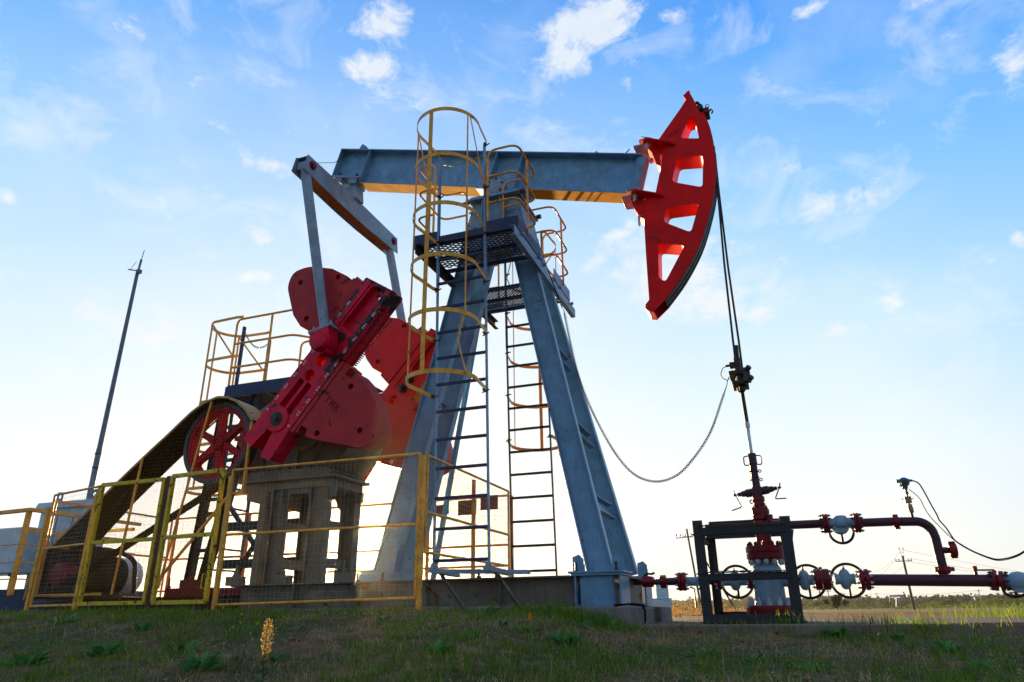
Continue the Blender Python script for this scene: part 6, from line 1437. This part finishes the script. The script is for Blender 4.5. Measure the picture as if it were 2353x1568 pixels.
seedstalk(groundat(106, 1566), .32, 'single tan grass ear on a bare stalk at the lower left', 110, .008, lean=(-.03, 0), headlen=.15)
for i, (px, py, h) in enumerate(((985, 1560, .10), (1060, 1556, .09), (935, 1566, .07))):
    seedstalk(groundat(px, py), h, ['pale fluffy seed head at the bottom centre, left of two', 'pale fluffy seed head at the bottom centre, right of two', 'small fluffy seed tuft at the bottom edge'][i], 120, .015, 'dry', headlen=.6, cat='weed')
FW = [(512, 1397, 'topmost yellow flower by the mesh fence foot'), (555, 1413, None), (553, 1432, None), (535, 1442, None), (590, 1434, None), (608, 1446, None), (634, 1446, None), (575, 1456, None), (514, 1480, None), (580, 1470, None), (612, 1490, None), (565, 1500, None)]
fl_ = thing('yellow_flower_plant', groundat(545, 1535), 'branching weed with small yellow flowers, left of the glowing seed head', 'wildflower'); base_ = groundat(545, 1545)
mb = MB(); heads = []
for px, py, _ in FW:
    d = fw * FPX + Rv * (px - 1176.5) - Uv * (py - 784); d.normalize(); dist = (base_ - CAM).length * rs.uniform(.98, 1.06); p = CAM + d * dist; heads.append(p); mid = base_.lerp(p, .5) + V(rs.normal(0, .01), 0, .02); mb.path(catmull([base_ + V(rs.normal(0, .01), 0, 0), mid, p], 4), .0014, 4)
    for k in range(7):
        f = rs.uniform(.15, .85); c = base_.lerp(p, f); a = rs.uniform(0, 6.28); l = rs.uniform(.02, .05); dd_ = V(math.cos(a) * l, math.sin(a) * l, l * .6); s_ = V(-math.sin(a), math.cos(a), 0) * l * .13; mb.add([c - s_ * .3, c + dd_ * .5 - s_, c + dd_, c + dd_ * .5 + s_], [(0, 1, 2, 3)])
mb.build('stem', 'weed', fl_)
for p in heads:
    mb = MB()
    for k in range(12): a = k * .5236 + .2; r_ = .011; mb.add([p, p + V(math.cos(a - .2) * r_ * .7, math.sin(a - .2) * r_ * .7, .004), p + V(math.cos(a) * r_, math.sin(a) * r_, .008), p + V(math.cos(a + .2) * r_ * .7, math.sin(a + .2) * r_ * .7, .004)], [(0, 1, 2, 3)])
    mb.lathe(p - V(0, 0, .006), up, [(.002, 0), (.005, .004), (.004, .012)], 6); mb.build('flower_head', 'bloom', fl_)
# bushes and trees far off
def crown(mb, c, rx, rz, n, s_, squash=1.0):
    V_ = mb.v; F_ = mb.f; lob = [(rs.normal(0, .45), rs.normal(0, .45), rs.uniform(-.5, .7), rs.uniform(.35, .6)) for _ in range(9)]
    for _ in range(n):
        l = lob[rs.randint(9)]; d = rs.normal(size=3); d /= np.linalg.norm(d); r_ = l[3] * rs.uniform(.6, 1.05); x, y, z = c[0] + (l[0] + d[0] * r_) * rx, c[1] + (l[1] + d[1] * r_) * rx, c[2] + (l[2] + d[2] * r_) * rz
        a = rs.normal(size=3); a /= np.linalg.norm(a); b = np.cross(a, rs.normal(size=3)); b /= np.linalg.norm(b); a *= s_ * rs.uniform(.6, 1.3); b *= s_ * rs.uniform(.4, 1); o = len(V_)
        V_ += [(x - a[0], y - a[1], z - a[2]), (x - b[0], y - b[1], z - b[2]), (x + a[0], y + a[1], z + a[2]), (x + b[0], y + b[1], z + b[2])]; F_.append((o, o + 1, o + 2, o + 3))
def bush(az, r, w, h, lab, m='bushg', n=700):
    p = pol(az, r); t = thing('field_bush', p, lab, 'bush', 'bushes in the field'); mb = MB(); crown(mb, (p.x, p.y, p.z + h * .5), w * .6, h * .45, n, h * .055); mb.build('foliage', m, t); mb = MB(); mb.tube(p - V(0, 0, .2), p + V(0, 0, h * .6), h * .03, h * .012, n=7); mb.build('trunk', 'wood', t)
bush(3.35, 120, 2.2, 2.2, 'dark round shrub beside the pale poles, right of the wellhead', 'tree', 1100)
for az_, r, w, h, lab in ((2.3, 210, 5, 2.6, 'green bush left of the dark round shrub'), (4.3, 230, 5, 2.0, 'low yellow-green bush right of the dark round shrub'), (5.3, 260, 7, 2.0, 'low bush left of the distant pump jack'), (6.2, 330, 5, 3.0, 'bush touching the left side of the distant pump jack'), (8.8, 300, 6, 2.0, 'low bush right of the tall dark pole'), (9.6, 320, 5, 2.5, 'small bush further right of the tall dark pole'),
                        (10.15, 240, 4, 2.8, 'rounded yellow-green bush under the right end of the pipe'), (11.5, 330, 8, 2.6, 'bush left of the lone pale pole'), (12.6, 200, 6, 2.3, 'bush right of the lone pale pole'), (13.4, 170, 5, 2.2, 'bush at the right edge of the field'), (-6.9, 170, 5, 1.6, 'orange-green scrub right of the kiosk'), (-4.6, 190, 8, 1.7, 'scrub behind the stayed pole'), (-2.6, 220, 8, 2.0, 'scrub seen through the wellhead frame'), (-.5, 240, 8, 2.0, 'scrub behind the wellhead')):
    bush(az_, r, w, h, lab)
M['scrub'] = leafmat('russet_field_scrub', (.20, .09, .03), (.34, .20, .07), .8, .5)
mb = MB()
for _ in range(90):
    a = rs.uniform(-10.5, -3.2); r = rs.uniform(24, 48); p = pol(a, r); crown(mb, (p.x, p.y, p.z + .2), .35, .3 * rs.uniform(.5, 1.2), 40, .03)
tag(mb.build('field_scrub', 'scrub', None), 'dry russet scrub in the field left of the wellhead', 'scrub', kind='stuff')
mb = MB()
for _ in range(760):
    a = rs.uniform(-52, 46); r = rs.uniform(560, 760); h = rs.uniform(6.2, 8.6) * (1.18 if rs.rand() < .12 else 1) * r / 640; p = pol(a, r); crown(mb, (p.x, p.y, p.z + h * .45), h * .8, h * .55, 170, h * .15)
tag(mb.build('tree_line', 'tree', None), 'low wood along the horizon', 'tree line', kind='stuff')
mb = MB()
for _ in range(900):
    a = rs.uniform(-16, 19); r = rs.uniform(150, 460); p = pol(a, r); h = rs.uniform(.35, 1.0); crown(mb, (p.x, p.y, p.z + h * .3), h * 2.2, h * .5, 36, h * .17)
tag(mb.build('field_vegetation', 'bushg', None), 'rough low growth over the field', 'field growth', kind='stuff')

# ================================================================== HAZE
mb = MB(); mb.bx(-4600, 4600, -4600, 4600, -1.0, 14.0)
hz = MB(); me = bpy.data.meshes.new('haze'); ho = bpy.data.objects.new('haze', me); COL.objects.link(ho); me.from_pydata(mb.v, [], mb.f); me.update()
hm = bpy.data.materials.new('thin_haze'); hm.use_nodes = True; t = hm.node_tree; t.nodes.clear()
pv = t.nodes.new('ShaderNodeVolumePrincipled'); pv.inputs['Color'].default_value = (.95, .88, .76, 1); pv.inputs['Density'].default_value = .0002; pv.inputs['Anisotropy'].default_value = .93
mo_ = t.nodes.new('ShaderNodeOutputMaterial'); t.links.new(pv.outputs[0], mo_.inputs['Volume']); me.materials.append(hm)
tag(ho, 'thin warm haze in the low air', 'haze', kind='stuff')
